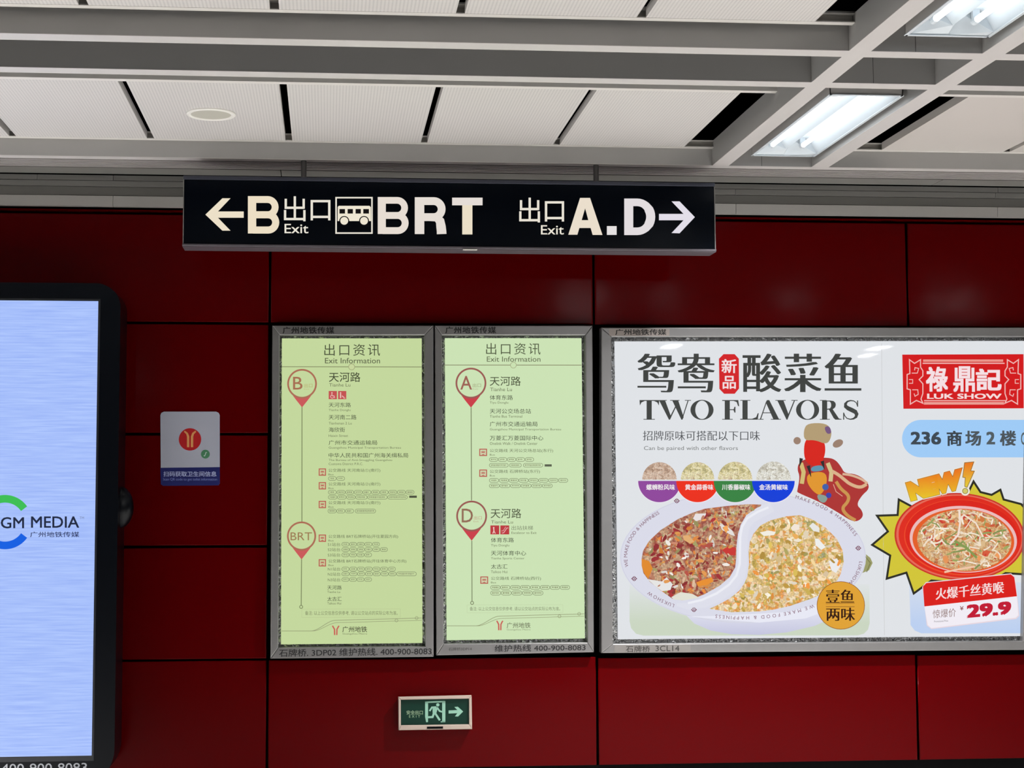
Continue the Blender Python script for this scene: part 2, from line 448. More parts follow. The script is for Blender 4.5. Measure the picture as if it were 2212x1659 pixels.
# cornice of stepped aluminium strips above the panels
trim = empty('trim_2', (0, 7.45, 2.95), kind='structure')
def strip(name, xs, z0, z1, yf, material, tilt=0.0):
    for a, b in zip(xs[:-1], xs[1:]):
        bm = bmesh.new()
        vs = add_box(bm, (a + 0.0012, yf, z0), (b - 0.0012, yf + 0.03, z1))
        for v in vs:
            if v.co.y < yf + 0.01 and v.co.z < (z0 + z1) / 2: v.co.y += tilt
        from_bm(name, bm, material, trim)
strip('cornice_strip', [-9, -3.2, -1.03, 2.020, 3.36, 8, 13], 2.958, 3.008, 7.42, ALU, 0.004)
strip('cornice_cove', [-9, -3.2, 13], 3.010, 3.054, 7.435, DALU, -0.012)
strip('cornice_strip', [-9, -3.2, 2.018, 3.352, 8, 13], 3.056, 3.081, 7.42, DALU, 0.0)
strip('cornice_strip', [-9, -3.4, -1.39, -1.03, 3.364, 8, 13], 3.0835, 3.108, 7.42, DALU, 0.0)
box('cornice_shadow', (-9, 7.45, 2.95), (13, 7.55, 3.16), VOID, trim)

# ceiling
ceil = box('ceiling', (-9, -6, 3.85), (13, 7.6, 3.95), VOID); tag(ceil, kind='structure')
box('closure', (-9, 7.46, 3.14), (13, 7.6, 3.85), VOID, ceil)
ZG, ZP = 3.108, 3.188            # underside of the beam grid, face of the panels
WEB_SHADE = add_noise_rough(mat('shade_grey_beam_web', (160, 158, 155), 0.5), 6, 0.42, 0.55)  # shade of the beams' upright faces put into a darker grey
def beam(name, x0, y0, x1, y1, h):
    b_ = box(name, (x0, y0 + .0004, ZG + .002), (x1, y1 - .0004, ZG + h), WEB_SHADE, ceil)
    box('lit_underside', (x0, y0, ZG), (x1, y1, ZG + .0022), PAINT, b_)  # added strip, paler than the sides, for light bounced off the floor
LX = [(1.795, 1.873), (2.270, 2.352)]
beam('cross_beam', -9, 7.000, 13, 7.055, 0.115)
BY = [7.0]
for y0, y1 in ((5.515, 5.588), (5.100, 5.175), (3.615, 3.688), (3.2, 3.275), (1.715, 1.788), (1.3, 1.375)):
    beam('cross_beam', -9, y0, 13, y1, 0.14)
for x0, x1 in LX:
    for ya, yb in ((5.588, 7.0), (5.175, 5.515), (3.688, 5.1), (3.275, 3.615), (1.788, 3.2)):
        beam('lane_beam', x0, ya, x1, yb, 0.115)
# seams in the short cross pieces of the lamp lane
for y0 in (7.0, 5.515, 5.1):
    box('joint_line', (2.031, y0 - 0.0004, ZG + 0.001), (2.0322, y0 + 0.001, ZG + 0.11), BLACK, ceil)
# panel rows (perforated on the left of the lamp lane, plain on the right)
XL = [-3.237, -2.649, -2.041, -1.430]
EDGE = [(-3.24, -2.652), (-2.622, -2.041), (-2.011, -1.431), (-1.400, -0.818), (-0.786, -0.194), (-0.163, 0.425), (0.455, 1.038), (1.070, 1.655)]
EDGR = [(2.600, 3.190), (3.222, 3.812), (3.844, 4.43)]
def cpanel(x0, y0, x1, y1, material):
    bm = bmesh.new()
    add_box(bm, (x0, y0, ZP), (x1, y1, ZP + 0.035))
    for f in list(bm.faces):
        if f.normal.z > 0.5: bm.faces.remove(f)
    return from_bm('panel', bm, material, ceil)
for (pa, pb) in ((5.980, 6.967), (4.045, 5.033), (2.145, 3.133)):
    for x0, x1 in EDGE: cpanel(x0, pa, x1, pb, PERF)
    for x0, x1 in EDGR: cpanel(x0, pa, x1, pb, PANEL)
    for xa, xb in ((-9, 1.81), (2.352, 13)):
        bm = bmesh.new()
        add_box(bm, (xa, pb, ZP - 0.001), (xb, pb + 0.032, ZP + 0.003))         # lower flange of the carrier rail
        add_box(bm, (xa, pb + 0.028, ZP + 0.003), (xb, pb + 0.032, ZP + 0.03))
        add_box(bm, (xa, pb + 0.005, ZP + 0.03), (xb, pb + 0.032, ZP + 0.034))
        from_bm('carrier_rail', bm, LEDGE, ceil)
        bm = bmesh.new()
        add_box(bm, (xa, pa - 0.035, ZP - 0.001), (xb, pa - 0.001, ZP + 0.003))
        add_box(bm, (xa, pa - 0.035, ZP + 0.003), (xb, pa - 0.031, ZP + 0.03))
        from_bm('carrier_rail', bm, LEDGE, ceil)
# louvre and flat strip between the last beam and the cornice
bm = bmesh.new()
for k in range(5):
    y = 7.074 + k * 0.033
    add_box(bm, (-9, y, ZG - 0.001), (13, y + 0.018, ZG + 0.022))
o = from_bm('louvre_slats', bm, LOUV, ceil); o['kind'] = 'stuff'
for xa, xb in ((-9, -0.225), (-0.2215, 3.0), (3.004, 13)):
    box('louvre_edge', (xa, 7.234, ZG - 0.003), (xb, 7.372, ZG + 0.004), DALU, ceil)

# ================================================================== CEILING LIGHTS
def ceiling_light(y0, y1, label):
    x0, x1, z = 1.957, 2.250, 3.137
    t = empty('ceiling_light', ((x0 + x1) / 2, (y0 + y1) / 2, z), label, 'light', 'ceiling lights')
    zt = z + 0.075
    # housing: four sides + top, with a thin lip
    bm = bmesh.new()
    for a, b in (((x0, y0, z), (x0 + 0.003, y1, zt)), ((x1 - 0.003, y0, z), (x1, y1, zt)), ((x0, y0, z), (x1, y0 + 0.003, zt)),
                 ((x0, y1 - 0.003, z), (x1, y1, zt)), ((x0, y0, zt), (x1, y1, zt + 0.003))):
        add_box(bm, a, b)
    from_bm('housing', bm, PAINT, t)
    bm = bmesh.new()
    for a, b in (((x0 - .004, y0 - .004, z - .002), (x0 + 0.008, y1 + .004, z + .001)), ((x1 - 0.008, y0 - .004, z - .002), (x1 + .004, y1 + .004, z + .001)),
                 ((x0, y0 - .004, z - .002), (x1, y0 + 0.008, z + .001)), ((x0, y1 - 0.008, z - .002), (x1, y1 + .004, z + .001))):
        add_box(bm, a, b)
    from_bm('rim', bm, WHITE, t)
    # double trough reflector, a W in section, with sloped end plates
    xm = (x0 + x1) / 2
    for xa, xb in ((x0 + .004, xm), (xm, x1 - .004)):
        w_ = xb - xa; prof = [(xa, z + .002), (xa + w_ * .22, zt - .012), (xa + w_ * .36, zt - .004), (xa + w_ * .64, zt - .004), (xa + w_ * .78, zt - .012), (xb, z + (.022 if xb == xm else .002))]
        if xa == xm: prof[0] = (xa, z + .022)
        bm = bmesh.new()
        A = [bm.verts.new((x, y0 + .05, q)) for x, q in prof]; B = [bm.verts.new((x, y1 - .05, q)) for x, q in prof]
        for i in range(5): bm.faces.new((A[i], A[i + 1], B[i + 1], B[i]))
        a0 = [bm.verts.new((xa, y0 + .004, z + .002)), bm.verts.new((xb, y0 + .004, z + .002))]
        b0 = [bm.verts.new((xa, y1 - .004, z + .002)), bm.verts.new((xb, y1 - .004, z + .002))]
        bm.faces.new([a0[0]] + A + [a0[1]]); bm.faces.new([b0[1]] + B[::-1] + [b0[0]])
        for f in bm.faces: f.smooth = False
        from_bm('reflector', bm, WHITE, t)
        xc = (xa + xb) / 2
        tb = cyl('tube', (xc, y0 + .085, z + .034), (xc, y1 - .085, z + .034), .0105, TUBEM, t)
        for ya, yb in ((y0 + .055, y0 + .085), (y1 - .085, y1 - .055)):
            bm = bmesh.new()
            add_cyl(bm, (xc, ya, z + .034), (xc, yb, z + .034), .0125, 12)
            add_box(bm, (xc - .012, ya + .008, z + .03), (xc + .012, yb - .008, zt))
            from_bm('lampholder', bm, WHITE, t)
    return t
ceiling_light(5.79, 6.900, 'lit twin-tube ceiling light nearer the red wall, whole lamp in view')
ceiling_light(3.89, 5.000, 'lit twin-tube ceiling light cut off by the top right corner of the photo')

# ceiling speaker
sp = empty('ceiling_speaker', (-0.495, 6.485, ZP), 'round white ceiling speaker in a perforated ceiling panel', 'speaker')
bm = bmesh.new(); R_ = 0.1035
prof = [(R_, 0.0), (R_, -0.004), (R_ - .004, -0.007), (R_ - .012, -0.008), (R_ - .018, -0.006), (R_ - .020, -0.003)]
N = 40; rows = [[bm.verts.new((-0.495 + r * math.cos(2 * math.pi * i / N), 6.485 + r * math.sin(2 * math.pi * i / N), ZP + z)) for i in range(N)] for r, z in prof]
for a, b in zip(rows[:-1], rows[1:]):
    for i in range(N): bm.faces.new((a[i], a[(i + 1) % N], b[(i + 1) % N], b[i]))
from_bm('rim', bm, mat('speaker_rim', (225, 222, 214), 0.45), sp)
cyl('grille', (-0.495, 6.485, ZP - 0.0035), (-0.495, 6.485, ZP - 0.001), R_ - 0.0195, mat('speaker_grille', (176, 173, 160), 0.7), sp, 40)

# ================================================================== HANGING SIGN
SY = 6.95
sg = empty('overhead_sign', (0.573, 7.02, 2.67), 'long black hanging direction sign with lit cream arrows, letters and a bus symbol', 'sign')
sx0, sx1, sz0, sz1 = -0.649, 1.790, 2.702, 2.998
sbox = box('sign_body', (sx0, SY, sz0), (sx1, SY + 0.12, sz1), SIGNB, sg, 0.003)
SRAIL = mat('sign_rail_grey', (92, 86, 92), 0.4, metal=0.3)
bm = bmesh.new()
add_prism(bm, [(0, 0)] * 0 or [(sx0 - .004, sz0 - .010), (sx1 + .004, sz0 - .010), (sx1 + .004, sz0 + .002), (sx0 - .004, sz0 + .002)], SY - .006, SY + .126)
e = [e for e in bm.edges if abs(e.verts[0].co.x - e.verts[1].co.x) > 1 and max(v.co.z for v in e.verts) < sz0 - .005]
bmesh.ops.bevel(bm, geom=e, offset=0.005, segments=3, affect='EDGES')
from_bm('bottom_rail', bm, SRAIL, sg)
box('top_rail', (sx0 - .003, SY - .004, sz1), (sx1 + .003, SY + .124, sz1 + .018), mat('sign_rail_dark', (58, 60, 72), 0.4, metal=0.4), sg, 0.003)
for x in (-0.111, 1.249):
    cyl('hanging_rod', (x, 7.026, sz1 + .015), (x, 7.026, ZG + .01), .0125, mat('rod_grey', (84, 82, 82), 0.4, metal=0.6), sg)
for x in (sx0, sx1):
    s_ = 1 if x > 0 else -1
    box('end_cap', (x - 0.001 if s_ > 0 else x - .003, SY - .002, sz0), (x + .003 if s_ > 0 else x + .001, SY + .122, sz1), DALU, sg)
box('latch', (0.617, SY - .008, sz0 - .013), (0.682, SY + .012, sz0 - .009), LEDGE, sg)
YS = SY - 0.0006
LC = (236, 224, 200)
GR = ((425, (226, 218, 214)), (466, (240, 226, 196)))
def sart(name, fn):
    a = Art(YS); fn(a); a.build(name, sbox)
def arrow(a, pts): a.poly(pts, LC, 0)
sart('left_arrow', lambda a: a.poly([(443.7, 463.6), (480.4, 428.3), (498, 428.3), (470.9, 456.8), (526.5, 456.8), (526.5, 470.4), (470.9, 470.4), (498, 498.3), (480.4, 498.3)], LC))
sart('right_arrow', lambda a: a.poly([(1501, 469), (1468, 504), (1450.6, 503.4), (1476.5, 475.8), (1423.5, 475.8), (1423.5, 462), (1476.5, 462), (1450.6, 435), (1468, 435)], (226, 222, 232)))
def bowl(x0, x1, y0, y1, n=14):
    r = (y1 - y0) / 2; c = x1 - r * 0.98
    return [(x0, y0)] + [(c + (x1 - c) * math.cos(math.radians(t)), (y0 + y1) / 2 + r * math.sin(math.radians(t))) for t in [-90 + 180 * i / n for i in range(n + 1)]] + [(x0, y1)]
def letter_B(a, x0, y0, x1, y1, col, w):
    h = w * 0.82; ym = y0 + (y1 - y0) * 0.485
    a.rect(x0, y0, x0 + w, y1, col)
    a.stroke(bowl(x0 + w * .6, x1 - w * .57, y0 + h / 2, ym + h * .08), [h] + [w] * 0 + [h] * 16, col)
    a.stroke(bowl(x0 + w * .6, x1 - w / 2, ym + h * .08, y1 - h / 2), h * 1.03, col)
def letter_R(a, x0, y0, x1, y1, col, w):
    h = w * 0.82; ym = y0 + (y1 - y0) * 0.52
    a.rect(x0, y0, x0 + w, y1, col)
    a.stroke(bowl(x0 + w * .6, x1 - w * .55, y0 + h / 2, ym + h * .1), h, col)
    xr = x1 - w * .62
    a.stroke([(x0 + (x1 - x0) * .45, ym + h * .1), (xr - w * .45, ym + h * .15), (xr - w * .1, ym + h * .6), (xr, ym + h * 1.3), (xr + w * .06, y1 - 6), (xr + w * .07, y1)], [h, h, w * .9, w, w, w * 1.02], col)
def letter_D(a, x0, y0, x1, y1, col, w):
    h = w * .84
    a.rect(x0, y0, x0 + w, y1, col)
    c = x0 + (x1 - x0) * .42; ry = (y1 - y0) / 2 - h / 2; rx = x1 - w / 2 - c; cy = (y0 + y1) / 2
    a.stroke([(x0 + w * .6, y0 + h / 2)] + [(c + rx * math.cos(math.radians(t)), cy + ry * math.sin(math.radians(t))) for t in range(-90, 91, 10)] + [(x0 + w * .6, y1 - h / 2)], [h] * 5 + [h * 1.05] * 2 + [w] * 7 + [h * 1.05] * 2 + [h] * 5, col)
sart('letter_b', lambda a: letter_B(a, 535.5, 423.6, 604.6, 504.3, (236, 222, 196), 18))
sart('letter_b', lambda a: letter_B(a, 816, 425.6, 884, 505.4, (230, 220, 210), 17.5))
sart('letter_r', lambda a: letter_R(a, 896, 426, 965.3, 505.6, (228, 220, 212), 20.5))
sart('letter_t', lambda a: (a.rect(976.7, 427, 1042.4, 443.5, (228, 220, 214)), a.poly([(998.5, 443), (1020.5, 443), (1020.5, 506.4), (998.5, 506.4)], (234, 222, 198))))
sart('letter_a', lambda a: (a.poly([(1227.6, 507), (1252, 427.5), (1275, 427.5), (1301.4, 507.5), (1280.5, 507.5), (1276.5, 492.5), (1251.5, 492.5), (1247.5, 507)], LC)) if False else
     (a.poly([(1227.6, 507), (1253, 427.5), (1264, 427.5), (1264, 450), (1256.5, 475.5), (1264, 475.5), (1264, 492.5), (1251.5, 492.5), (1247.3, 507)], (234, 222, 204)),
      a.poly([(1264, 427.5), (1274.6, 427.5), (1301.4, 507.5), (1280.2, 507.5), (1275.8, 492.5), (1264, 492.5), (1264, 475.5), (1270.8, 475.5), (1264, 450)], (234, 222, 204))))
sart('full_stop', lambda a: a.rect(1311, 488.4, 1332, 507.4, (228, 224, 224)))
sart('letter_d', lambda a: letter_D(a, 1348.4, 428.9, 1415.4, 507.8, (226, 220, 222), 19.5))
def chu(a, x0, y0, x1, y1, col, w=5.0):
    xm = (x0 + x1) / 2; h = y1 - y0
    a.stroke([(xm, y0), (xm, y1 - 4)], w, col); m = y0 + h * .46
    a.stroke([(x0 + 3.5, y0 + h * .10), (x0 + 3.5, m), (x1 - 3.5, m)], w, col); a.stroke([(x1 - 4, y0 + h * .10), (x1 - 4, m + 2)], w, col)
    a.stroke([(x0 + 2, y0 + h * .55), (x0 + 2, y1 - h * .09), (x1 - 2, y1 - h * .09)], w, col); a.stroke([(x1 - 2.5, y0 + h * .55), (x1 - 2.5, y1)], w, col)
def kou(a, x0, y0, x1, y1, col, w=5.0):
    h = y1 - y0
    a.stroke([(x0 + 2.5, y1), (x0 + 2.5, y0 + 2.5), (x1 - 2.5, y0 + 2.5), (x1 - 2.5, y1)], w, col)
    a.stroke([(x0 + 2, y1 - h * .17), (x1 - 2, y1 - h * .17)], w, col)
EC = (232, 226, 212)
sart('exit_characters', lambda a: (chu(a, 613.8, 424, 660, 478, EC), kou(a, 671, 432, 713.8, 476, EC)))
sart('exit_characters', lambda a: (chu(a, 1122, 427, 1166.5, 480.5, EC), kou(a, 1177, 434.6, 1218.5, 478.5, EC)))
sart('exit_word', lambda a: a.text('Exit', 614.6, 483.6, 666.2, 504, EC, 0.006, 0))
sart('exit_word', lambda a: a.text('Exit', 1168.5, 486.4, 1218, 506.6, EC, 0.006, 0))
def bus(a):
    a.stroke([(726, 427), (803.5, 427), (803.5, 503.5), (726, 503.5)], 3.2, EC, 0, True)
    c = (238, 230, 210)
    a.poly([(729.5, 447), (732, 444.6), (798, 444.6), (801, 447.5), (801.5, 477.5), (729.2, 477.5)], c)
    for x0, x1 in ((733.2, 745.3), (750.8, 762.4), (768, 779.5), (784.7, 797)): a.rect(x0, 451.5, x1, 461.4, (16, 14, 14), 1)
    for x in (743.6, 786.4):
        a.disc(x, 477.3, 10.8, (10, 10, 14), 1); a.disc(x, 477, 8.4, c, 2)
sart('bus_symbol', bus)

# ================================================================== LIGHTBOX FRAMES
def frame_bars(outer, inner, Yf, depth, parent, material, bev=0.004, name='frame_rail'):
    o = [(lambda p: (p.x, p.z))(W(x, y, Yf)) for x, y in outer]; i = [(lambda p: (p.x, p.z))(W(x, y, Yf)) for x, y in inner]
    out = []
    for k in range(4):
        j = (k + 1) % 4
        out.append(prism(name, [o[k], o[j], i[j], i[k]], Yf, Yf + depth, material, parent, bev))
    return out
def lightbox(name, label, outer, inner, poster, Yf=7.462, cat='lightbox', group=None):
    c = W((outer[0][0] + outer[1][0]) / 2, outer[2][1], 7.5)
    t = empty(name, c, label, cat, group)
    bars = frame_bars(outer, inner, Yf, 0.06, t, STEEL)
    ip = [W(x, y, Yf) for x, y in inner]; pp = [W(x, y, Yf) for x, y in outer]
    # shallow tray behind: foil covered back plate
    q = [(v.x, v.z) for v in ip]
    prism('backing_tray', [(q[0][0] - .01, q[0][1] + .01), (q[1][0] + .01, q[1][1] + .01), (q[2][0] + .01, q[2][1] - .01), (q[3][0] - .01, q[3][1] - .01)], 7.512, 7.53, FOIL, t)
    ps = Art(7.500); return t, bars, ps
def sheet(parent, poster, col, grad=None, name='poster'):
    a = Art(7.495)
    fr = [W(x, y, 7.495) for x, y in poster]; bk = [v + Vector((0, .004, 0)) for v in fr]
    a.v = fr + bk; a.c = [rgb(col)] * 8
    a.f = [(0, 1, 2, 3), (7, 6, 5, 4)] + [(i, i + 4, (i + 1) % 4 + 4, (i + 1) % 4) for i in range(4)]
    return a.build(name, parent)
def glass(parent, quad, Y=7.480):
    pts = [W(x, y, Y) for x, y in quad]
    bm = bmesh.new(); bm.faces.new([bm.verts.new(p) for p in pts])
    return from_bm('glass_pane', bm, GLASS, parent)
def label_art(parent, name, fn, Y=7.4612, m=INK):
    a = Art(Y); fn(a); return a.build(name, parent, m)

YP = 7.4935
DK, MD = (62, 66, 52), (112, 118, 88)
def pin(a, x, y, r, tip, ring=(176, 110, 88), fill=(206, 92, 92)):
    a.poly([(x - r * .62, y + r * .80), (x - r * .3, y + r * .93), (x, y + r * .98), (x + r * .3, y + r * .93), (x + r * .62, y + r * .80), (x + r * .38, y + r * 1.12), (x, tip), (x - r * .38, y + r * 1.12)], fill, 0)
    a.ring(x, y, r - 1.8, 3.8, ring, 1)
def bus_icon(a, x0, y0, x1, y1):
    c = (190, 92, 84)
    a.stroke([(x0 + 1, y0 + 1), (x1 - 1, y0 + 1), (x1 - 1, y1 - 1), (x0 + 1, y1 - 1)], 2.2, c, 0, True)
    w = x1 - x0; h = y1 - y0
    a.rect(x0 + w * .22, y0 + h * .30, x1 - w * .22, y0 + h * .36, c, 0); a.rect(x0 + w * .30, y0 + h * .40, x1 - w * .30, y0 + h * .56, c, 0)
    a.rect(x0 + w * .22, y0 + h * .30, x0 + w * .30, y0 + h * .78, (222, 170, 150), 0); a.rect(x1 - w * .30, y0 + h * .30, x1 - w * .22, y0 + h * .78, (222, 170, 150), 0)
    a.poly([(x0 + w * .28, y1 - h * .16), (x0 + w * .5, y1 - h * .32), (x1 - w * .28, y1 - h * .16)], c, 0)
def pills(a, x0, x1, y0, y1, n, widths=None, col=(128, 138, 104)):
    ws = widths or [1] * n; T = sum(ws); x = x0; r = random.Random(int(x0 * 7 + y0))
    for w_ in ws:
        xe = x + (x1 - x0) * w_ / T
        a.pill(x + .6, y0 + .6, xe - .6, y1 - .6, 1.0, col, 0)
        u = x + 4
        while u < xe - 5:
            k = r.uniform(1.4, 3.0); a.rect(u, y0 + 3, min(u + k, xe - 4), y1 - 3 - r.random(), (150, 158, 120), 0); u += k + 1.1
        x = xe
def info_lines(p, items):
    for i, (nm, fn) in enumerate(items):
        a = Art(YP); fn(a); a.build(nm, p)
T = lambda s, x0, y0, x1, y1, c=DK, b=0.0, sp=1.0: (lambda a: a.text(s, x0, y0, x1, y1, c, b, 0, space=sp))
def metro_logo(a, x0, y0, x1, y1):
    c = (206, 96, 88); xm = (x0 + x1) / 2; h = y1 - y0
    for s_ in (-1, 1):
        a.stroke([(xm + s_ * (x1 - x0) * .46, y0), (xm + s_ * (x1 - x0) * .34, y0 + h * .14), (xm + s_ * (x1 - x0) * .17, y0 + h * .38), (xm + s_ * (x1 - x0) * .15, y1)], 2.9, c, 0)
def waves(a, x0, x1, dy=0.0, yl=1363, yr=1335):
    c = (150, 156, 118)
    s = x0 + (x1 - x0) * .21; e = x0 + (x1 - x0) * .385
    def cur(off, w):
        pts = [(x0, yl + dy)]
        for i in range(15):
            t = i / 14; k = t * t * (3 - 2 * t); pts.append((s + (e - s) * t + off * .8, yl + dy - (yl - yr - 5 - off) * k))
        pts.append((x1, yr + off)); a.stroke(pts, w, c, 0)
    cur(0, 1.2); cur(5, 1.0)
    a.ring(x1 - 11, yr, 3.2, 1, c, 1, n=14); a.ring(x0 + (x1 - x0) * .82, yr + 5.3, 3.2, 1, c, 1, n=14)

# ------------------------------------------------------------------ lightbox: exit information B / BRT
t1, bars1, _ = lightbox('exit_lightbox', 'steel framed green lit exit lightbox with pins B and BRT, left of the pair', [(588, 703), (936.5, 703), (937, 1419), (584, 1423)],
    [(604, 724), (917, 724), (919, 1397), (601, 1399)], None, group='green exit information lightboxes')
p1 = sheet(t1, [(609, 731), (911, 731), (912.5, 1389), (607, 1392)], (200, 219, 160), name='poster')
p1['label'] = 'pale green lit poster listing streets and bus routes'
items = [
 ('heading_text', T('出口资讯', 700.5, 743, 821, 768.5, (74, 80, 58), 0, 1.25)), ('heading_text', T('Exit Information', 702, 773, 821, 785, (96, 102, 76), .004)),
 ('heading_line', lambda a: (a.stroke([(609, 792.3), (911, 792.8)], 1.5, (132, 136, 98)), a.disc(759.6, 792.5, 7, (204, 217, 160), 1, n=20), a.ring(759.6, 792.5, 6.6, 1, (150, 152, 112), 2, n=20))),
 ('route_line', lambda a: (a.stroke([(652.4, 879), (652.2, 1127)], 1.8, (122, 132, 92)), a.stroke([(651.5, 1208), (650.6, 1307)], 1.8, (122, 132, 92)), a.ring(650.5, 1311, 3.3, 1.5, (122, 132, 92), n=14))),
 ('map_pin', lambda a: (pin(a, 652.5, 829, 32, 880), a.text('B', 633, 814, 653.5, 841.5, (170, 112, 84), .004, 1), a.text('出口', 657, 828.5, 675, 837, (190, 170, 110), 0, 1), a.text('Exit', 657, 839, 668, 842, (200, 186, 130), 0, 1))),
 ('map_pin', lambda a: (pin(a, 651.4, 1158, 31.4, 1208.5), a.text('BRT', 627.6, 1150, 674, 1167, (160, 124, 84), 0, 1))),
 ('street_name', T('天河路', 710.5, 804, 778.5, 825, (66, 72, 50), .004)), ('street_name', T('Tianhe Lu', 711, 828, 756.7, 835, MD)),
 ('street_name', T('天河东路', 710, 869.6, 757.8, 879.6)), ('street_name', T('Tianhe Donglu', 710, 883.4, 757, 889.2, MD)),
 ('street_name', T('天河南二路', 710, 896, 770, 906.4)), ('street_name', T('Tianhenan 2 Lu', 710, 911.5, 759.6, 917, MD)),
 ('street_name', T('海欣街', 710, 923, 745, 933.4)), ('street_name', T('Haixin Street', 710, 938.5, 751.8, 943.8, MD)),
 ('street_name', T('广州市交通运输局', 710, 951, 814.7, 961.2)), ('street_name', T('Guangzhou Municipal Transportation Bureau', 710, 964.6, 866, 970.6, MD)),
 ('street_name', T('中华人民共和国广州海关缉私局', 710, 978.4, 881.6, 988.6)), ('street_name', T('The Bureau of Anti-Smuggling Guangzhou', 710, 991.4, 847, 997.2, MD)),
 ('street_name', T('Customs District P.R.C.', 710, 999.4, 784, 1004.6, MD)),
 ('access_symbol', lambda a: (a.rect(710, 844.6, 727.7, 862.4, (200, 84, 84)), a.disc(717, 848.5, 1.5, (240, 200, 190), 1, n=10), a.stroke([(717, 850), (717.5, 855), (721.5, 855), (723, 860)], 1.4, (240, 200, 190), 1), a.ring(717.6, 856.6, 3.6, 1.2, (240, 200, 190), 1, a0=20, a1=250, n=12))),
 ('access_symbol', lambda a: (a.rect(730.4, 844.6, 748, 862.4, (200, 84, 84)), a.disc(735.6, 848.6, 1.6, (240, 200, 190), 1, n=10), a.stroke([(735.6, 850.4), (735.6, 860)], 2.6, (240, 200, 190), 1), a.stroke([(739.5, 854), (739.5, 857), (742.5, 857), (742.5, 860), (746, 860)], 1.3, (240, 200, 190), 1))),
]
def busblock(yt, text, x0, x1, rows, ix=688.6, tx=709.5, iw=15.6):
    """icon + heading + rows of outlined route numbers"""
    def f(a):
        bus_icon(a, ix, yt, ix + iw, yt + 15.6)
        a.text(text, tx, yt + .2, x1, yt + 8.6, (100, 108, 80), 0, 0); a.text('Bus', tx, yt + 11, tx + 11, yt + 14.8, MD, 0, 0)
        for (xa, xb, ya, yb, n, ws) in rows: pills(a, xa, xb, ya, yb, n, ws)
    return ('bus_routes', f)
items += [
 busblock(1012, '公交路线 天河南站①(南行)', 0, 821.6, [(708.8, 745, 1029, 1038.2, 2, None)]),
 busblock(1041.6, '公交路线 天河南站②(南行)', 0, 821.6, [(708.7, 895, 1058.6, 1068.2, 10, None), (708.7, 880.5, 1069.4, 1078.8, 6, [1, 1, 1, 1.3, 2.2, 2.2])]),
 ('route_bar', lambda a: a.rect(884, 1070.6, 900.4, 1075.4, (80, 84, 66))),
 busblock(1082, '公交路线 天河南站③(南行)', 0, 821.6, [(707.8, 764.5, 1099, 1108.8, 3, None), (766.7, 812, 1099, 1108.8, 1, None)]),
 busblock(1154.8, '公交路线 BRT石牌桥站(开往夏园方向)', 0, 859.8, [(738, 820.4, 1171, 1180.4, 5, None), (738, 837.6, 1182.2, 1192, 6, None), (738, 803.3, 1193.8, 1203.4, 4, None)]),
 busblock(1208, '公交路线 BRT石牌桥站(开往体育中心方向)', 0, 877.7, [(738, 854.8, 1224.4, 1234, 7, None), (738, 900, 1235, 1244.4, 8, [1] * 7 + [2.6]), (738, 803.3, 1247.4, 1256.4, 4, None)]),
]
for s_, y in (('S1站台:', 1172.3), ('S2站台:', 1183.4), ('S3站台:', 1195), ('N1站台:', 1225.4), ('N2站台:', 1236.4), ('N3站台:', 1248.6)):
    items.append(('platform_name', T(s_, 708, y, 736.9, y + 7.6, (112, 120, 90))))
items += [
 ('street_name', T('天河路', 707, 1264.6, 738, 1273.8)), ('street_name', T('Tianhe Lu', 707, 1276.3, 735, 1281, MD)),
 ('street_name', T('太古汇', 707, 1289, 738, 1298.6)), ('street_name', T('Taikoo Hui', 707, 1300.6, 737, 1305.8, MD)),
 ('footnote', lambda a: (a.text('备注: 以上公交信息仅供参考, 请以公交站点的实际公布为准。', 659, 1319.6, 859, 1329, (122, 128, 94), 0, 0), a.stroke([(652, 1316), (865, 1315.4), (865, 1333), (652, 1333.6)], .5, (182, 192, 144), 0, True))),
 ('wave_lines', lambda a: waves(a, 608, 911)),
 ('metro_logo', lambda a: metro_logo(a, 717.4, 1351.8, 733, 1371.8)),
 ('metro_name', lambda a: (a.text('广州地铁', 739.6, 1353, 793, 1365.8, (80, 82, 62), .01, 0), a.text('Guangzhou Metro', 740, 1367.4, 793, 1371.6, (110, 112, 84), 0, 0))),
]
info_lines(p1, items)
glass(t1, [(604, 724), (917, 724), (919, 1397), (601, 1399)])
label_art(bars1[0], 'media_text', lambda a: a.text('广州地铁传媒', 610.5, 706, 722, 720.6, (16, 14, 14), .02, 0, space=1.1))
label_art(bars1[2], 'code_text', lambda a: a.text('石牌桥. 3DP02 维护热线. 400-900-8083', 603, 1402.4, 932.5, 1419, (26, 24, 26), .008, 0, skew=-4.5))

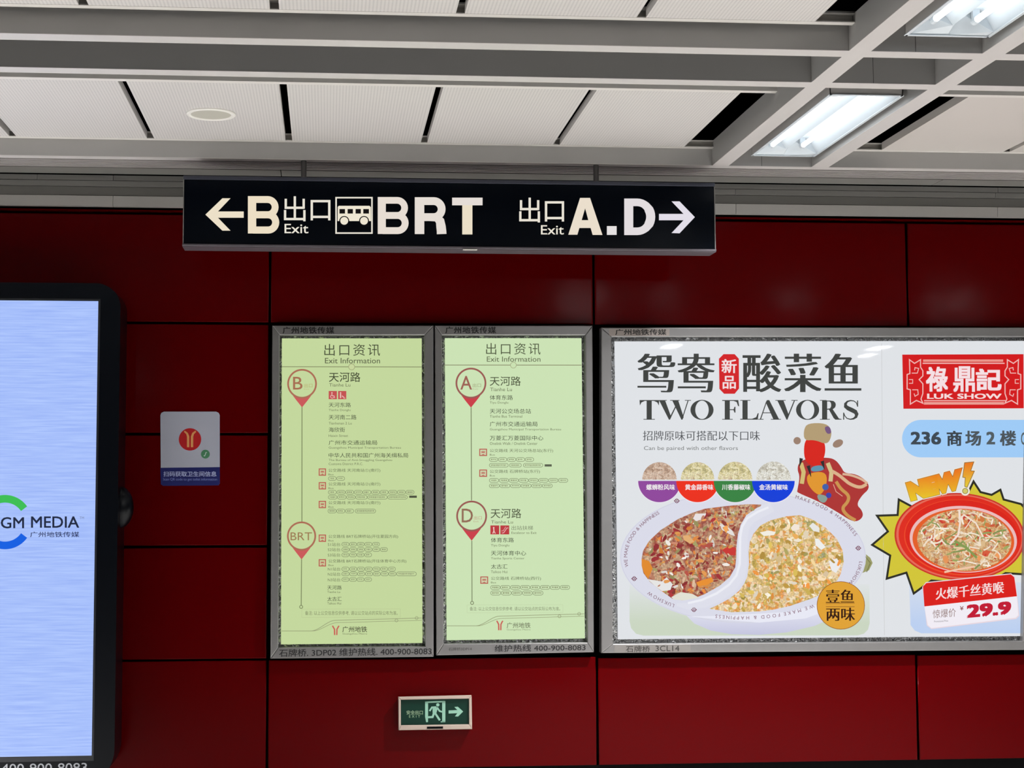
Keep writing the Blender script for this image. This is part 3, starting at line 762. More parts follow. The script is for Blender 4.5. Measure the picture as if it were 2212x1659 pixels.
# ------------------------------------------------------------------ lightbox: exit information A / D
t2, bars2, _ = lightbox('exit_lightbox', 'steel framed green lit exit lightbox with pins A and D, right of the pair', [(939.5, 703), (1280, 703), (1283, 1409), (942.5, 1416)],
    [(954.5, 724), (1264.5, 724), (1269.5, 1388), (958.5, 1391)], None, group='green exit information lightboxes')
p2 = sheet(t2, [(961, 730.5), (1256, 730.5), (1263.5, 1379), (965, 1383)], (208, 230, 184))
p2['label'] = 'pale green lit poster listing streets and bus routes'
items = [
 ('heading_text', T('出口资讯', 1050, 741, 1167.6, 766, (84, 92, 68), 0, 1.25)), ('heading_text', T('Exit Information', 1051.6, 770, 1167.6, 781.4, (106, 114, 86), .004)),
 ('heading_line', lambda a: (a.stroke([(961, 788.6), (1256, 788.8)], 1.6, (140, 140, 108)), a.disc(1109, 788.7, 6.8, (206, 228, 180), 1, n=20), a.ring(1109, 788.7, 6.4, 1, (160, 160, 122), 2, n=20))),
 ('route_line', lambda a: (a.stroke([(1017.6, 880), (1018.6, 1081)], 1.9, (128, 138, 104)), a.stroke([(1019.3, 1168), (1019.7, 1298.5)], 1.9, (128, 138, 104)), a.ring(1019.8, 1302.4, 3.3, 1.6, (128, 138, 104), n=14))),
 ('map_pin', lambda a: (pin(a, 1017.3, 827.6, 33.2, 880.5, (158, 92, 86), (206, 66, 76)), a.text('A', 994.5, 812, 1019.5, 841.6, (162, 100, 88), .006, 1), a.text('出口', 1021, 828, 1039, 836.4, (160, 160, 118), 0, 1), a.text('Exit', 1021, 838.4, 1033, 842, (190, 190, 150), 0, 1))),
 ('map_pin', lambda a: (pin(a, 1018.8, 1114.8, 33.2, 1168, (158, 92, 86), (206, 66, 76)), a.text('D', 997.4, 1098.8, 1021.6, 1128.5, (150, 110, 88), .006, 1), a.text('出口', 1023.6, 1114.6, 1040.8, 1122.4, (200, 150, 130), 0, 1), a.text('Exit', 1023, 1124.6, 1034, 1128, (196, 170, 140), 0, 1))),
 ('street_name', T('天河路', 1058, 813, 1125, 833.4, (78, 84, 62), .003)), ('street_name', T('Tianhe Lu', 1058.7, 837.4, 1106, 845, MD)),
 ('street_name', T('体育东路', 1058, 853.4, 1107.8, 864)), ('street_name', T('Tiyu Donglu', 1058, 867.2, 1098, 873.2, MD)),
 ('street_name', T('天河公交场总站', 1058, 882.8, 1147, 893.4)), ('street_name', T('Tianhe Bus Terminal', 1058, 896.6, 1128, 902.2, MD)),
 ('street_name', T('广州市交通运输局', 1058, 910.6, 1161, 921.2)), ('street_name', T('Guangzhou Municipal Transportation Bureau', 1058, 925, 1212, 931, MD)),
 ('street_name', T('万菱汇万菱国际中心', 1058, 941, 1173.6, 951.4)), ('street_name', T('Onelink Walk / Onelink Center', 1058, 955, 1161, 961, MD)),
 busblock(969.4, '公交路线 天河公交场总站(东行)', 0, 1194.8, [(1056.5, 1153.5, 988, 997.2, 5, None), (1056.5, 1098.4, 1000.4, 1009.6, 1, None), (1100, 1126.8, 1000.4, 1009.6, 1, None), (1130, 1173, 1000.4, 1009.6, 1, None)], 1035.4, 1058, 16.6),
 ('route_bar', lambda a: a.rect(1176.5, 1003, 1191.8, 1007.8, (92, 98, 80))),
 busblock(1014.4, '公交路线 石牌桥站(东行)', 0, 1166.2, [(1056.5, 1227, 1033, 1042.4, 8, None), (1056.5, 1193.6, 1044.8, 1054, 6, None)], 1035.4, 1058, 16.6),
 ('street_name', T('天河路', 1059.8, 1098.5, 1126, 1119.4, (84, 90, 68), .003)), ('street_name', T('Tianhe Lu', 1061, 1124.2, 1108, 1130.8, MD)),
 ('access_symbol', lambda a: (a.rect(1059.3, 1135, 1078.4, 1154.4, (192, 60, 66)), a.disc(1066.5, 1140, 1.8, (240, 200, 190), 1, n=10), a.stroke([(1066.5, 1141), (1067, 1147), (1064.5, 1152.6)], 2.4, (240, 200, 190), 1), a.stroke([(1067, 1147), (1070, 1152.6)], 1.8, (240, 200, 190), 1))),
 ('access_symbol', lambda a: (a.rect(1080.8, 1135, 1100, 1154.4, (192, 60, 66)), a.stroke([(1084, 1151.5), (1088, 1151), (1095, 1140.5), (1098, 1140.5)], 1.6, (236, 180, 180), 1), a.stroke([(1083, 1147), (1087, 1146.6), (1092.5, 1138)], 1.1, (236, 180, 180), 1))),
 ('street_name', T('出站扶梯', 1105, 1135.4, 1151.4, 1145, (126, 136, 108))), ('street_name', T('Escalator to Exit', 1105, 1148.4, 1159, 1153.4, MD)),
 ('street_name', T('体育东路', 1060.5, 1161.4, 1110, 1171.6)), ('street_name', T('Tiyu Donglu', 1060.5, 1175.4, 1100, 1181.8, MD)),
 ('street_name', T('天河体育中心', 1060.5, 1189.6, 1136.5, 1200)), ('street_name', T('Tianhe Sports Center', 1060.5, 1203.8, 1133, 1209.6, MD)),
 ('street_name', T('太古汇', 1060.5, 1218.8, 1096.4, 1228.8)), ('street_name', T('Taikoo Hui', 1060.5, 1232.4, 1096, 1238, MD)),
 busblock(1245.4, '公交路线 石牌桥站(西行)', 0, 1168.6, [(1059.3, 1231, 1264, 1273.8, 8, None), (1059.3, 1173.6, 1276, 1286, 5, None)], 1037.6, 1060.5, 16.8),
 ('footnote', lambda a: (a.text('备注: 以上公交信息仅供参考, 请以公交站点的实际公布为准。', 1014.7, 1310.6, 1210, 1319.4, (128, 136, 106), 0, 0), a.stroke([(1009, 1306.6), (1216, 1306), (1216, 1323), (1009, 1323.6)], .5, (190, 206, 162), 0, True))),
 ('wave_lines', lambda a: waves(a, 965, 1262, 0, 1352, 1326)),
 ('metro_logo', lambda a: metro_logo(a, 1072.4, 1341, 1086.8, 1361.4)),
 ('metro_name', lambda a: (a.text('广州地铁', 1094.6, 1344.6, 1146, 1357, (120, 128, 100), .01, 0), a.text('Guangzhou Metro', 1094.6, 1358.4, 1146, 1362.6, (130, 138, 108), 0, 0))),
]
info_lines(p2, items)
glass(t2, [(954.5, 724), (1264.5, 724), (1269.5, 1388), (958.5, 1391)])
label_art(bars2[0], 'media_text', lambda a: a.text('广州地铁传媒', 962, 705.6, 1071.5, 720.2, (16, 14, 14), .02, 0, space=1.1))
label_art(bars2[2], 'hotline_text', lambda a: a.text('维护热线 400-900-8083', 1068.5, 1393.4, 1265, 1408.2, (26, 24, 26), .008, 0, skew=-2.5))
label_art(bars2[2], 'code_text', lambda a: a.text('石牌桥3DP14', 969, 1399, 1019, 1406, (60, 58, 56), .0, 0, skew=-1))

# ------------------------------------------------------------------ big advertising lightbox
t3, bars3, _ = lightbox('advertising_lightbox', 'large steel framed white lit lightbox advertising two-flavour fish dishes', [(1299, 707.5), (2246, 707.5), (2232, 1404), (1299, 1411)],
    [(1321, 727.5), (2222, 727.5), (2210, 1385), (1324, 1391)], None)
p3 = sheet(t3, [(1327.5, 737.5), (2219, 736.5), (2206, 1374), (1335, 1381)], (228, 230, 234))
p3['label'] = 'white lit poster of fish dishes with red logo and price tag'
INKC = (66, 68, 66)
def P3(name, fn, m=None, label=None):
    a = Art(YP); fn(a); return a.build(name, p3, m, label)
P3('green_band', lambda a: a.poly([(1360, 1262), (1878, 1262), (1878.6, 1346), (1875, 1360), (1866, 1369), (1852, 1372.5), (1390, 1373), (1374, 1369), (1363.5, 1357), (1360, 1342)], (206, 216, 200), -1, grad=((1262, (226, 229, 230)), (1345, (206, 217, 196)))))
P3('blue_band', lambda a: a.poly([(1964, 1262), (2205, 1258), (2204, 1368), (1990, 1368), (1976, 1362), (1967, 1350)], (196, 214, 242), -1, grad=((1258, (216, 224, 240)), (1350, (190, 210, 244)))))
P3('sheet_seam', lambda a: a.stroke([(1904.5, 742), (1906.5, 1000), (1910.5, 1372)], 1.0, (206, 206, 208), 0))
# headline
for ch, x0, x1, y1 in (('鸳', 1376.8, 1459, 847.5), ('鸯', 1463.6, 1544, 847.5), ('酸', 1604, 1688, 847), ('菜', 1693.6, 1774.7, 847), ('鱼', 1781, 1860.7, 843.8)):
    P3('headline_character', lambda a: a.song(ch, x0, 764, x1, y1, INKC, .040 if ch != '酸' else .020, -.008 if ch != '酸' else 0.0, 0))
P3('new_badge', lambda a: (a.poly([(1563, 765), (1587, 765), (1596, 775), (1596.5, 839), (1587, 850.6), (1564, 850.6), (1554, 840), (1553, 775)], (214, 34, 38), 0, ),
    a.text('新', 1558.5, 775.7, 1591.4, 806, (246, 224, 226), .02, 1), a.text('品', 1561, 812, 1589.6, 840, (246, 224, 226), .02, 1)))
def didone(a, ch, x0, x1, y0=864.2, y1=906.6, c=INKC):
    w, h = x1 - x0, y1 - y0
    def q(*p): a.poly([(x0 + u * w, y1 - v * h) for u, v in p], c, 0)
    if ch == 'T':
        q((0, 1), (1, 1), (1, .955), (0, .955)); q((.36, .96), (.62, .96), (.62, .03), (.36, .03)); q((.2, .035), (.78, .035), (.78, 0), (.2, 0))
        q((0, .97), (.3, .97), (.1, .88), (.02, .72)); q((1, .97), (.7, .97), (.9, .88), (.98, .72))
    if ch == 'W':
        q((0, 1), (.28, 1), (.28, .965), (0, .965)); q((.05, .99), (.23, .99), (.415, .13), (.375, 0), (.345, 0)); q((.375, 0), (.55, .62), (.53, .68), (.36, .1))
        q((.44, .99), (.62, .99), (.785, .13), (.745, 0), (.715, 0)); q((.745, 0), (.93, .97), (.90, .97), (.735, .1)); q((.38, 1), (.66, 1), (.66, .965), (.38, .965)); q((.82, 1), (1, 1), (1, .965), (.82, .965))
    if ch == 'O':
        n = 28; P = [(.5 + .5 * math.cos(2 * math.pi * i / n), .5 + .51 * math.sin(2 * math.pi * i / n)) for i in range(n)]
        I = [(.5 + .29 * math.cos(2 * math.pi * i / n), .5 + .47 * math.sin(2 * math.pi * i / n)) for i in range(n)]
        pts = [(x0 + u * w, y1 - v * h) for u, v in P + I]
        a.raw(pts, [(i, (i + 1) % n, n + (i + 1) % n, n + i) for i in range(n)], c, 0)
    if ch == 'F':
        q((.15, .98), (.45, .98), (.45, .03), (.15, .03)); q((0, 1), (.95, 1), (.95, .955), (0, .955)); q((0, .035), (.62, .035), (.62, 0), (0, 0))
        q((.4, .53), (.72, .53), (.72, .485), (.4, .485)); q((.72, .66), (.78, .66), (.78, .36), (.72, .36), (.66, .5)); q((.62, .97), (.95, .97), (1, .68), (.93, .7), (.85, .9))
    if ch == 'L':
        q((.12, .98), (.40, .98), (.40, .03), (.12, .03)); q((0, 1), (.55, 1), (.55, .965), (0, .965)); q((0, .045), (.95, .045), (.95, 0), (0, 0))
        q((.6, .03), (.95, .03), (1, .34), (.94, .32), (.86, .13))
    if ch == 'A':
        q((.39, 1), (.49, 1), (.92, .02), (.67, .02), (.36, .82), (.34, .9)); q((.36, .82), (.13, .02), (.08, .02), (.35, .93)); q((0, .035), (.24, .035), (.24, 0), (0, 0)); q((.56, .035), (1, .035), (1, 0), (.56, 0))
        q((.2, .37), (.58, .37), (.58, .33), (.19, .33))
    if ch == 'V':
        q((.08, .99), (.36, .99), (.60, .25), (.54, 0), (.50, 0)); q((.54, 0), (.88, .97), (.83, .97), (.52, .12)); q((0, 1), (.46, 1), (.46, .965), (0, .965)); q((.72, 1), (1, 1), (1, .965), (.72, .965))
    if ch == 'R':
        q((.10, .98), (.33, .98), (.33, .03), (.10, .03)); q((0, .035), (.45, .035), (.45, 0), (0, 0)); q((0, 1), (.3, 1), (.3, .965), (0, .965))
        P = [(.28, .975), (.48, .975), (.62, .95), (.70, .86), (.72, .75), (.69, .63), (.58, .53), (.28, .505)]; I = [(.28, .93), (.42, .93), (.47, .90), (.50, .83), (.51, .75), (.50, .66), (.46, .58), (.28, .55)]
        pts = [(x0 + u * w, y1 - v * h) for u, v in P + I]; a.raw(pts, [(i, i + 1, 9 + i, 8 + i) for i in range(7)], c, 0)
        q((.40, .53), (.58, .53), (.86, .06), (.98, .03), (.98, 0), (.70, 0), (.62, .08))
    if ch == 'S':
        P = [(.86, .70), (.80, .86), (.66, .955), (.48, .975), (.30, .93), (.19, .81), (.20, .68), (.34, .58), (.55, .49), (.74, .40), (.82, .28), (.78, .14), (.64, .05), (.46, .02), (.27, .07), (.15, .2), (.10, .34)]
        W_ = [1.6, 1.8, 2, 2.6, 3.5, 5.5, 7.5, 9, 9.5, 9, 7.5, 5.5, 3.6, 2.4, 2, 1.8, 1.6]
        a.stroke([(x0 + u * w, y1 - v * h) for u, v in P], W_, c, 0); q((.84, .98), (.90, .98), (.90, .66), (.84, .66)); q((.06, .36), (.12, .36), (.12, 0), (.06, 0))
P3('headline_text', lambda a: [didone(a, c_, x, y) for c_, x, y in (('T', 1381.5, 1424), ('W', 1420, 1492.5), ('O', 1491.4, 1541.4))])
P3('headline_text', lambda a: [didone(a, c_, x, y) for c_, x, y in (('F', 1560, 1596.8), ('L', 1599, 1639), ('A', 1637.5, 1687), ('V', 1675, 1723), ('O', 1719.5, 1769.5), ('R', 1771, 1819), ('S', 1819, 1857.5))])
P3('sub_heading', lambda a: a.song('招牌原味可搭配以下口味', 1388.7, 930.5, 1641.5, 951.6, (82, 84, 88), .012, -.008, 0))
P3('sub_heading', lambda a: a.text('Can be paired with other flavors', 1391, 963.6, 1594, 975, (126, 128, 128), 0, 0))
# plate with two dishes
def ell(cx, cy, rx, ry, n=60, rot=0):
    return [(cx + rx * math.cos(t) * math.cos(rot) - ry * math.sin(t) * math.sin(rot), cy + rx * math.cos(t) * math.sin(rot) + ry * math.sin(t) * math.cos(rot)) for t in [2 * math.pi * i / n for i in range(n)]]
P3('divided_plate', lambda a: (a.poly([(1478, 1325), (1500, 1347), (1535, 1362), (1580, 1370), (1640, 1371.5), (1700, 1366), (1760, 1352), (1812, 1328), (1840, 1300), (1700, 1280), (1560, 1290)], (214, 214, 236), 0, grad=((1330, (224, 224, 240)), (1371, (200, 200, 226)))),
    a.poly(ell(1605, 1203, 266, 143), (222, 222, 236), 1), a.ring(1605, 1203, 264, 1.0, (208, 208, 224), 1.5, ry=141.5, n=80),
    a.poly([(1486, 1332), (1640, 1345), (1740, 1336), (1800, 1314), (1846, 1280), (1790, 1300), (1700, 1322), (1560, 1330)], (236, 236, 248), 2)))
LF = [(1386, 1206.6), (1389, 1190), (1402, 1168.6), (1427, 1145), (1465, 1121), (1495, 1108), (1522, 1099), (1570, 1093), (1615, 1089), (1645, 1090), (1640, 1098), (1620, 1110), (1607, 1122), (1600, 1135), (1594, 1154), (1591, 1180), (1590.6, 1205), (1588, 1226), (1576, 1247), (1554, 1265.7), (1522, 1283.6), (1501, 1292), (1473.5, 1297), (1452, 1293), (1425, 1274), (1403, 1256), (1390, 1238), (1386, 1222)]
RF = [(1628, 1152), (1643, 1135), (1664, 1124), (1698, 1115.5), (1727.7, 1112.7), (1755, 1122), (1782.5, 1139), (1808, 1164), (1820.5, 1189.7), (1822.6, 1215), (1816, 1240), (1804, 1262), (1782, 1281), (1753, 1293), (1706.6, 1309), (1670, 1317), (1643, 1320.5), (1580, 1322.6), (1532.6, 1315), (1552, 1306), (1576, 1293), (1597, 1276), (1608, 1260), (1614.5, 1245), (1618, 1217), (1617, 1190), (1620, 1170)]
P3('red_dish_picture', lambda a: a.poly(LF, (180, 120, 90), 2), FOOD_RED)
P3('yellow_dish_picture', lambda a: a.poly(RF, (220, 190, 120), 2), FOOD_YEL)
P3('plate_divider', lambda a: (a.stroke([(1668, 1095), (1640, 1108), (1620, 1121), (1609, 1138), (1605, 1160), (1604, 1190), (1604, 1218), (1597, 1245), (1580, 1268), (1552, 1288), (1520, 1303), (1488, 1310), (1462, 1306)], [22, 24, 22, 20, 20, 20, 21, 24, 24, 23, 20, 15, 6], (226, 226, 238), 3),
    a.stroke([(1660, 1096), (1636, 1106), (1614, 1120), (1603, 1138), (1599, 1160), (1598.5, 1190), (1598, 1218), (1591, 1243), (1575, 1263), (1548, 1282), (1516, 1296), (1486, 1303)], 5, (240, 240, 248), 4)))
def inside(p, poly):
    r = False; n = len(poly)
    for i in range(n):
        (xa, ya), (xb, yb) = poly[i], poly[(i + 1) % n]
        if (ya > p[1]) != (yb > p[1]) and p[0] < (xb - xa) * (p[1] - ya) / (yb - ya) + xa: r = not r
    return r
def bits(a, poly, n, pal, s0, s1, base, seed, el=(0.35, 0.8)):
    """torn pieces of food, each on its own hair-thin layer"""
    rd = random.Random(seed); xs = [p[0] for p in poly]; ys = [p[1] for p in poly]; k = 0; tries = 0
    while k < n and tries < n * 20:
        tries += 1
        p = (rd.uniform(min(xs), max(xs)), rd.uniform(min(ys), max(ys)))
        s_ = rd.uniform(s0, s1)
        if not all(inside((p[0] + dx * s_, p[1] + dy * s_), poly) for dx, dy in ((1, 0), (-1, 0), (0, 1), (0, -1))): continue
        ang = rd.uniform(0, math.pi); e = rd.uniform(*el); m_ = rd.randint(6, 9); c = rd.choice(pal); f = rd.uniform(.9, 1.08)
        pts = []
        for i in range(m_):
            t = 2 * math.pi * i / m_; rr = s_ * rd.uniform(.65, 1.05); u, v = rr * math.cos(t), rr * math.sin(t) * e
            pts.append((p[0] + u * math.cos(ang) - v * math.sin(ang), p[1] + u * math.sin(ang) + v * math.cos(ang)))
        a.raw(pts, [tuple(range(m_))], [min(255, q * f) for q in c], base + k * 0.02); k += 1
P3('red_dish_pieces', lambda a: bits(a, LF, 300, [(168, 52, 56), (150, 48, 52), (186, 84, 70), (226, 136, 62), (232, 158, 84), (238, 230, 222), (214, 180, 150), (158, 150, 96), (196, 132, 104), (140, 60, 50)], 3, 11, 2.5, 3, (.3, .6)))
P3('red_dish_pieces', lambda a: (a.poly([(1386, 1207), (1402, 1212), (1410, 1228), (1400, 1250), (1391, 1238), (1386.5, 1224)], (228, 140, 46), 9), a.poly([(1399, 1251), (1430, 1256), (1440, 1247), (1453, 1262), (1448, 1275), (1430, 1277), (1414, 1265)], (234, 232, 230), 7),
    a.poly([(1450, 1290), (1470, 1279), (1496, 1283), (1510, 1291), (1476, 1297), (1456, 1295)], (230, 228, 214), 9), a.poly([(1497, 1120), (1502, 1110), (1526, 1109), (1520, 1120), (1504, 1126)], (236, 228, 228), 7),
    a.poly([(1504, 1258), (1514, 1254), (1538, 1247), (1541, 1256), (1526, 1264), (1508, 1267)], (236, 146, 50), 9), a.poly([(1554, 1134), (1562, 1131), (1582, 1146), (1588, 1158), (1580, 1156), (1560, 1145)], (232, 226, 222), 7),
    a.poly([(1475, 1157), (1487, 1156), (1500, 1170), (1490, 1174), (1478, 1167)], (230, 176, 116), 9), a.poly([(1560, 1188), (1574, 1180), (1590, 1183), (1589, 1200), (1570, 1198)], (206, 56, 52), 7)))
P3('yellow_dish_pieces', lambda a: bits(a, RF, 280, [(236, 206, 150), (246, 234, 214), (230, 170, 90), (214, 184, 90), (238, 150, 66), (244, 226, 196), (176, 164, 96), (196, 156, 70), (240, 214, 176)], 3, 11, 2.5, 5, (.35, .7)))
P3('yellow_dish_pieces', lambda a: (a.poly([(1641, 1150), (1660, 1146), (1676, 1149), (1672, 1156), (1650, 1158)], (246, 240, 228), 9), a.poly([(1708, 1140), (1716, 1131), (1727, 1134), (1727, 1144), (1712, 1147)], (246, 232, 218), 9), a.poly([(1748, 1136), (1756, 1129), (1770, 1140), (1770, 1150), (1757, 1147)], (236, 234, 230), 7),
    a.poly([(1760, 1163), (1768, 1164), (1784, 1182), (1774, 1188), (1762, 1178)], (242, 242, 238), 9), a.poly([(1790, 1212), (1808, 1206), (1816, 1222), (1806, 1238), (1796, 1232)], (240, 238, 238), 7)))
def arcfn(cx, cy, rx, ry): return lambda deg: (cx + rx * math.cos(math.radians(deg)), cy + ry * math.sin(math.radians(deg)))
RIM = (134, 88, 108)
for t_, rx, ry, u0, u1 in (('WE MAKE FOOD & HAPPINESS', 250, 134, 171, 224), ('MAKE FOOD & HAPPINESS', 254, 141, 296, 342), ('LUKSHOW', 252, 130, 4, 26),
                           ('WE MAKE FOOD & HAPPINESS', 252, 128, 52, 104), ('LUKSHOW', 250, 127, 126, 145)):
    P3('rim_text', lambda a: a.text_on(t_, arcfn(1605, 1203, rx, ry), 7.5, RIM, u0, u1, .0, 3))
def knot(a, x, y):
    for s_ in (-1, 1):
        a.stroke([(x - 6, y + s_ * 1), (x - 2, y - s_ * 4), (x + 2, y + s_ * 4), (x + 6, y - s_ * 1)], 1.1, RIM, 3)
    a.stroke([(x, y - 5), (x + 4, y), (x, y + 5), (x - 4, y)], 1.0, RIM, 3, True)
for x, y in ((1370, 1250), (1499, 1317), (1854, 1184), (1462, 1082)): P3('rim_ornament', lambda a: knot(a, x, y))
P3('green_leaf', lambda a: (a.poly([(1869, 1196), (1880, 1205), (1885, 1216), (1877, 1232), (1862, 1238), (1868, 1218)], (158, 158, 106), 0), a.stroke([(1869, 1202), (1880, 1216), (1872, 1236)], 1.4, (110, 112, 70), 1)))
P3('price_medallion', lambda a: (a.disc(1816.3, 1307.8, 52, (150, 86, 34), 8), a.disc(1816.3, 1307.8, 50.8, (228, 164, 52), 9),
    a.song('壹鱼', 1784, 1273.7, 1845, 1302, (58, 32, 20), .030, -.006, 10), a.song('两味', 1784.5, 1312.6, 1847, 1341, (58, 32, 20), .030, -.006, 10), a.stroke([(1784, 1304), (1846, 1302.6)], 1, (120, 70, 30), 10), a.stroke([(1784, 1310.6), (1846, 1310.6)], 1, (120, 70, 30), 10)))
# four flavour discs
for (x, y0, fm, col, s_, tx0, tx1, r) in ((1424.5, 998.4, FOOD_A, (146, 72, 158), '螺蛳粉风味', 1396, 1458, 37.2), (1506.8, 998.4, FOOD_B, (240, 46, 22), '黄金蒜香味', 1480, 1541, 36.2),
                                    (1587.8, 997.5, FOOD_B, (56, 132, 66), '川香藤椒味', 1559.5, 1621, 37.2), (1670.7, 997, FOOD_C, (10, 62, 220), '金汤黄椒味', 1640, 1702, 37.5)):
    P3('flavour_picture', lambda a: a.disc(x, 1036, r, (200, 170, 140), 1, ry=36 + (1000 - y0), a0=180, a1=360), fm)
    P3('flavour_disc', lambda a: (a.disc(x, 1039, 48, (236, 230, 240), 2, a0=0, a1=180), a.disc(x, 1038.8, 46, col, 3 + (x - 1424) / 400, a0=0, a1=180),
        a.text(s_, tx0, 1046, tx1, 1058.6, (244, 238, 240), .02, 5)))
# plain stand-in for the costumed figure: bundled red and gold cloth
def smooth(p, n=2):
    for _ in range(n): p = [q for i in range(len(p)) for q in ((p[i][0] * .75 + p[(i + 1) % len(p)][0] * .25, p[i][1] * .75 + p[(i + 1) % len(p)][1] * .25), (p[i][0] * .25 + p[(i + 1) % len(p)][0] * .75, p[i][1] * .25 + p[(i + 1) % len(p)][1] * .75))]
    return p
def soft(p, n=2):
    for _ in range(n): p = [p[0]] + [q for i in range(len(p) - 1) for q in ((p[i][0] * .75 + p[i + 1][0] * .25, p[i][1] * .75 + p[i + 1][1] * .25), (p[i][0] * .25 + p[i + 1][0] * .75, p[i][1] * .25 + p[i + 1][1] * .75))] + [p[-1]]
    return p
def cloth(a):
    a.poly(smooth([(1722, 1060), (1728, 1030), (1722, 1014), (1726, 998), (1745, 990), (1790, 988), (1806, 994), (1818, 1010), (1824, 1022), (1850, 1024), (1874, 1040), (1878, 1056), (1862, 1070), (1850, 1090), (1862, 1102), (1865, 1116), (1852, 1127), (1836, 1124), (1812, 1108), (1770, 1084), (1722, 1064)]), (176, 52, 50), 0)
    a.poly(smooth([(1738, 952), (1750, 946), (1780, 950), (1784, 975), (1776, 1000), (1764, 1008), (1744, 1002), (1736, 984)]), (218, 34, 22), 1)
    a.poly(smooth([(1737, 952), (1736, 928), (1745, 914), (1785, 914), (1797, 930), (1794, 950), (1784, 960), (1760, 950)]), (182, 158, 118), 2)
    a.poly(smooth([(1780, 922), (1792, 920), (1797, 936), (1786, 938)]), (120, 88, 130), 3)
    for x, y, q in ((1722, 952, .2), (1810, 958, -.5)):
        a.poly(ell(x, y, 12 if x > 1750 else 8, 8, 16, q), (158, 130, 112), 1)
    a.stroke([(1730, 1000), (1736, 1020), (1732, 1045)], 9, (214, 190, 120), 2); a.stroke([(1788, 1000), (1796, 1020), (1794, 1040)], 9, (216, 194, 140), 2)
    a.poly(smooth([(1745, 1022), (1782, 1018), (1788, 1040), (1774, 1072), (1756, 1062), (1742, 1040)]), (228, 152, 46), 2)
    a.poly(smooth([(1752, 1008), (1776, 1004), (1782, 1016), (1752, 1020)]), (96, 150, 176), 3); a.disc(1783, 1052, 7, (66, 96, 170), 3, n=14); a.disc(1790, 1070, 6, (60, 66, 170), 3, n=14)
    a.poly(smooth([(1764, 1066), (1790, 1072), (1782, 1088), (1768, 1082)]), (140, 160, 150), 3)
    for p in ([(1746, 1006), (1752, 1030)], [(1731, 990), (1727, 1008)], [(1776, 996), (1781, 1014)]): a.stroke(p, [8, 1], (40, 42, 44), 4)
    a.stroke(soft([(1798, 1018), (1812, 1026), (1824, 1036), (1836, 1046), (1858, 1054), (1872, 1046)]), 7, (222, 180, 140), 3)
    a.stroke(soft([(1820, 1024), (1838, 1026), (1860, 1034), (1874, 1044)]), 5, (222, 180, 150), 3)
    a.stroke(soft([(1806, 1040), (1816, 1056), (1834, 1070), (1832, 1084), (1818, 1098), (1830, 1114), (1848, 1124)]), 7, (206, 150, 80), 3)
    a.stroke([(1800, 1046), (1806, 1062), (1820, 1072)], 1.5, (230, 170, 150), 3)
P3('cloth_picture', cloth, label='abstract bundle of red and gold cloth')
# red shop logo
LR = (214, 28, 30); LP = (246, 186, 182)
def key(a, s_):
    X = lambda u: 1977.5 + u if s_ < 0 else 2187 - u
    a.stroke([(X(-13), 777), (X(-2), 785), (X(11), 777), (X(11), 793), (X(16), 801), (X(16), 812), (X(8), 820), (X(16), 829), (X(16), 850), (X(12), 862), (X(16), 871), (X(2), 865), (X(-11), 873), (X(-11), 842), (X(-18), 840), (X(-18), 825), (X(-18), 809), (X(-12), 807)], 2.3, LP, 2, True)
    a.stroke([(X(-8), 806), (X(4), 806), (X(7), 796), (X(-1), 794), (X(-2), 800)], 1.8, LP, 2); a.stroke([(X(-7), 842), (X(5), 842), (X(6), 852), (X(-1), 856), (X(-3), 850)], 1.8, LP, 2)
    a.stroke([(X(-14), 820), (X(-6), 820), (X(-6), 828), (X(-14), 828)], 1.6, LP, 2)
def logo(a):
    a.poly([(1949, 766), (2211, 765), (2211.5, 882), (1951.5, 883)], LR, 0)
    a.rect(1994, 776.5, 2167, 781.8, (240, 150, 140), 1); a.rect(1993, 783.6, 2170, 786, LP, 1); a.rect(1996, 864.4, 2172, 866.6, LP, 1); a.rect(1996, 868.4, 2169, 874, (240, 160, 150), 1)
    key(a, -1); key(a, 1)
    a.text('祿', 2000, 792, 2048, 846, (250, 226, 230), .03, 2); a.text('鼎', 2059, 791, 2106, 847, (250, 226, 230), .026, 2); a.text('記', 2108, 796, 2163.6, 844, (250, 226, 230), .034, 2)
    a.text('LUK SHOW', 2002.6, 850.2, 2163.6, 861.6, (252, 222, 222), .03, 2)
P3('shop_logo', logo)
P3('address_pill', lambda a: (a.poly([(2216, 907), (2216, 988)] + [(1989 + 40.4 * math.cos(math.radians(t)), 947.5 + 40.5 * math.sin(math.radians(t))) for t in range(90, 271, 10)], (162, 206, 250), 0),
    a.text('236', 1967, 932.5, 2033, 960.4, (62, 72, 82), .034, 1), a.text('商', 2045, 930.4, 2078, 963.4, (62, 70, 78), .03, 1), a.text('场', 2085, 930.4, 2119.5, 963, (78, 86, 92), .03, 1),
    a.text('2', 2130.5, 932.5, 2149.6, 960, (84, 94, 100), .034, 1), a.text('楼', 2159.8, 930, 2195, 963, (78, 86, 92), .03, 1), a.text('C', 2205.4, 934, 2216, 961, (90, 100, 104), .02, 1)))
STAR = [(1884, 1176), (1918, 1147), (1894.5, 1113), (1939, 1111.5), (1941.5, 1078), (1975, 1096), (2040, 1090), (2090, 1066), (2103, 1039), (2118, 1062), (2142, 1068), (2161, 1057), (2168, 1078), (2206, 1088), (2216, 1100), (2217, 1240), (2172, 1237), (2130, 1262), (2012, 1253), (1973.8, 1281), (1958, 1236), (1915.5, 1249), (1923, 1199)]
P3('starburst', lambda a: (a.poly(STAR, (214, 200, 56), 0), a.stroke([(x, y + 1) for x, y in STAR], 4.6, (44, 44, 34), 1, True)))
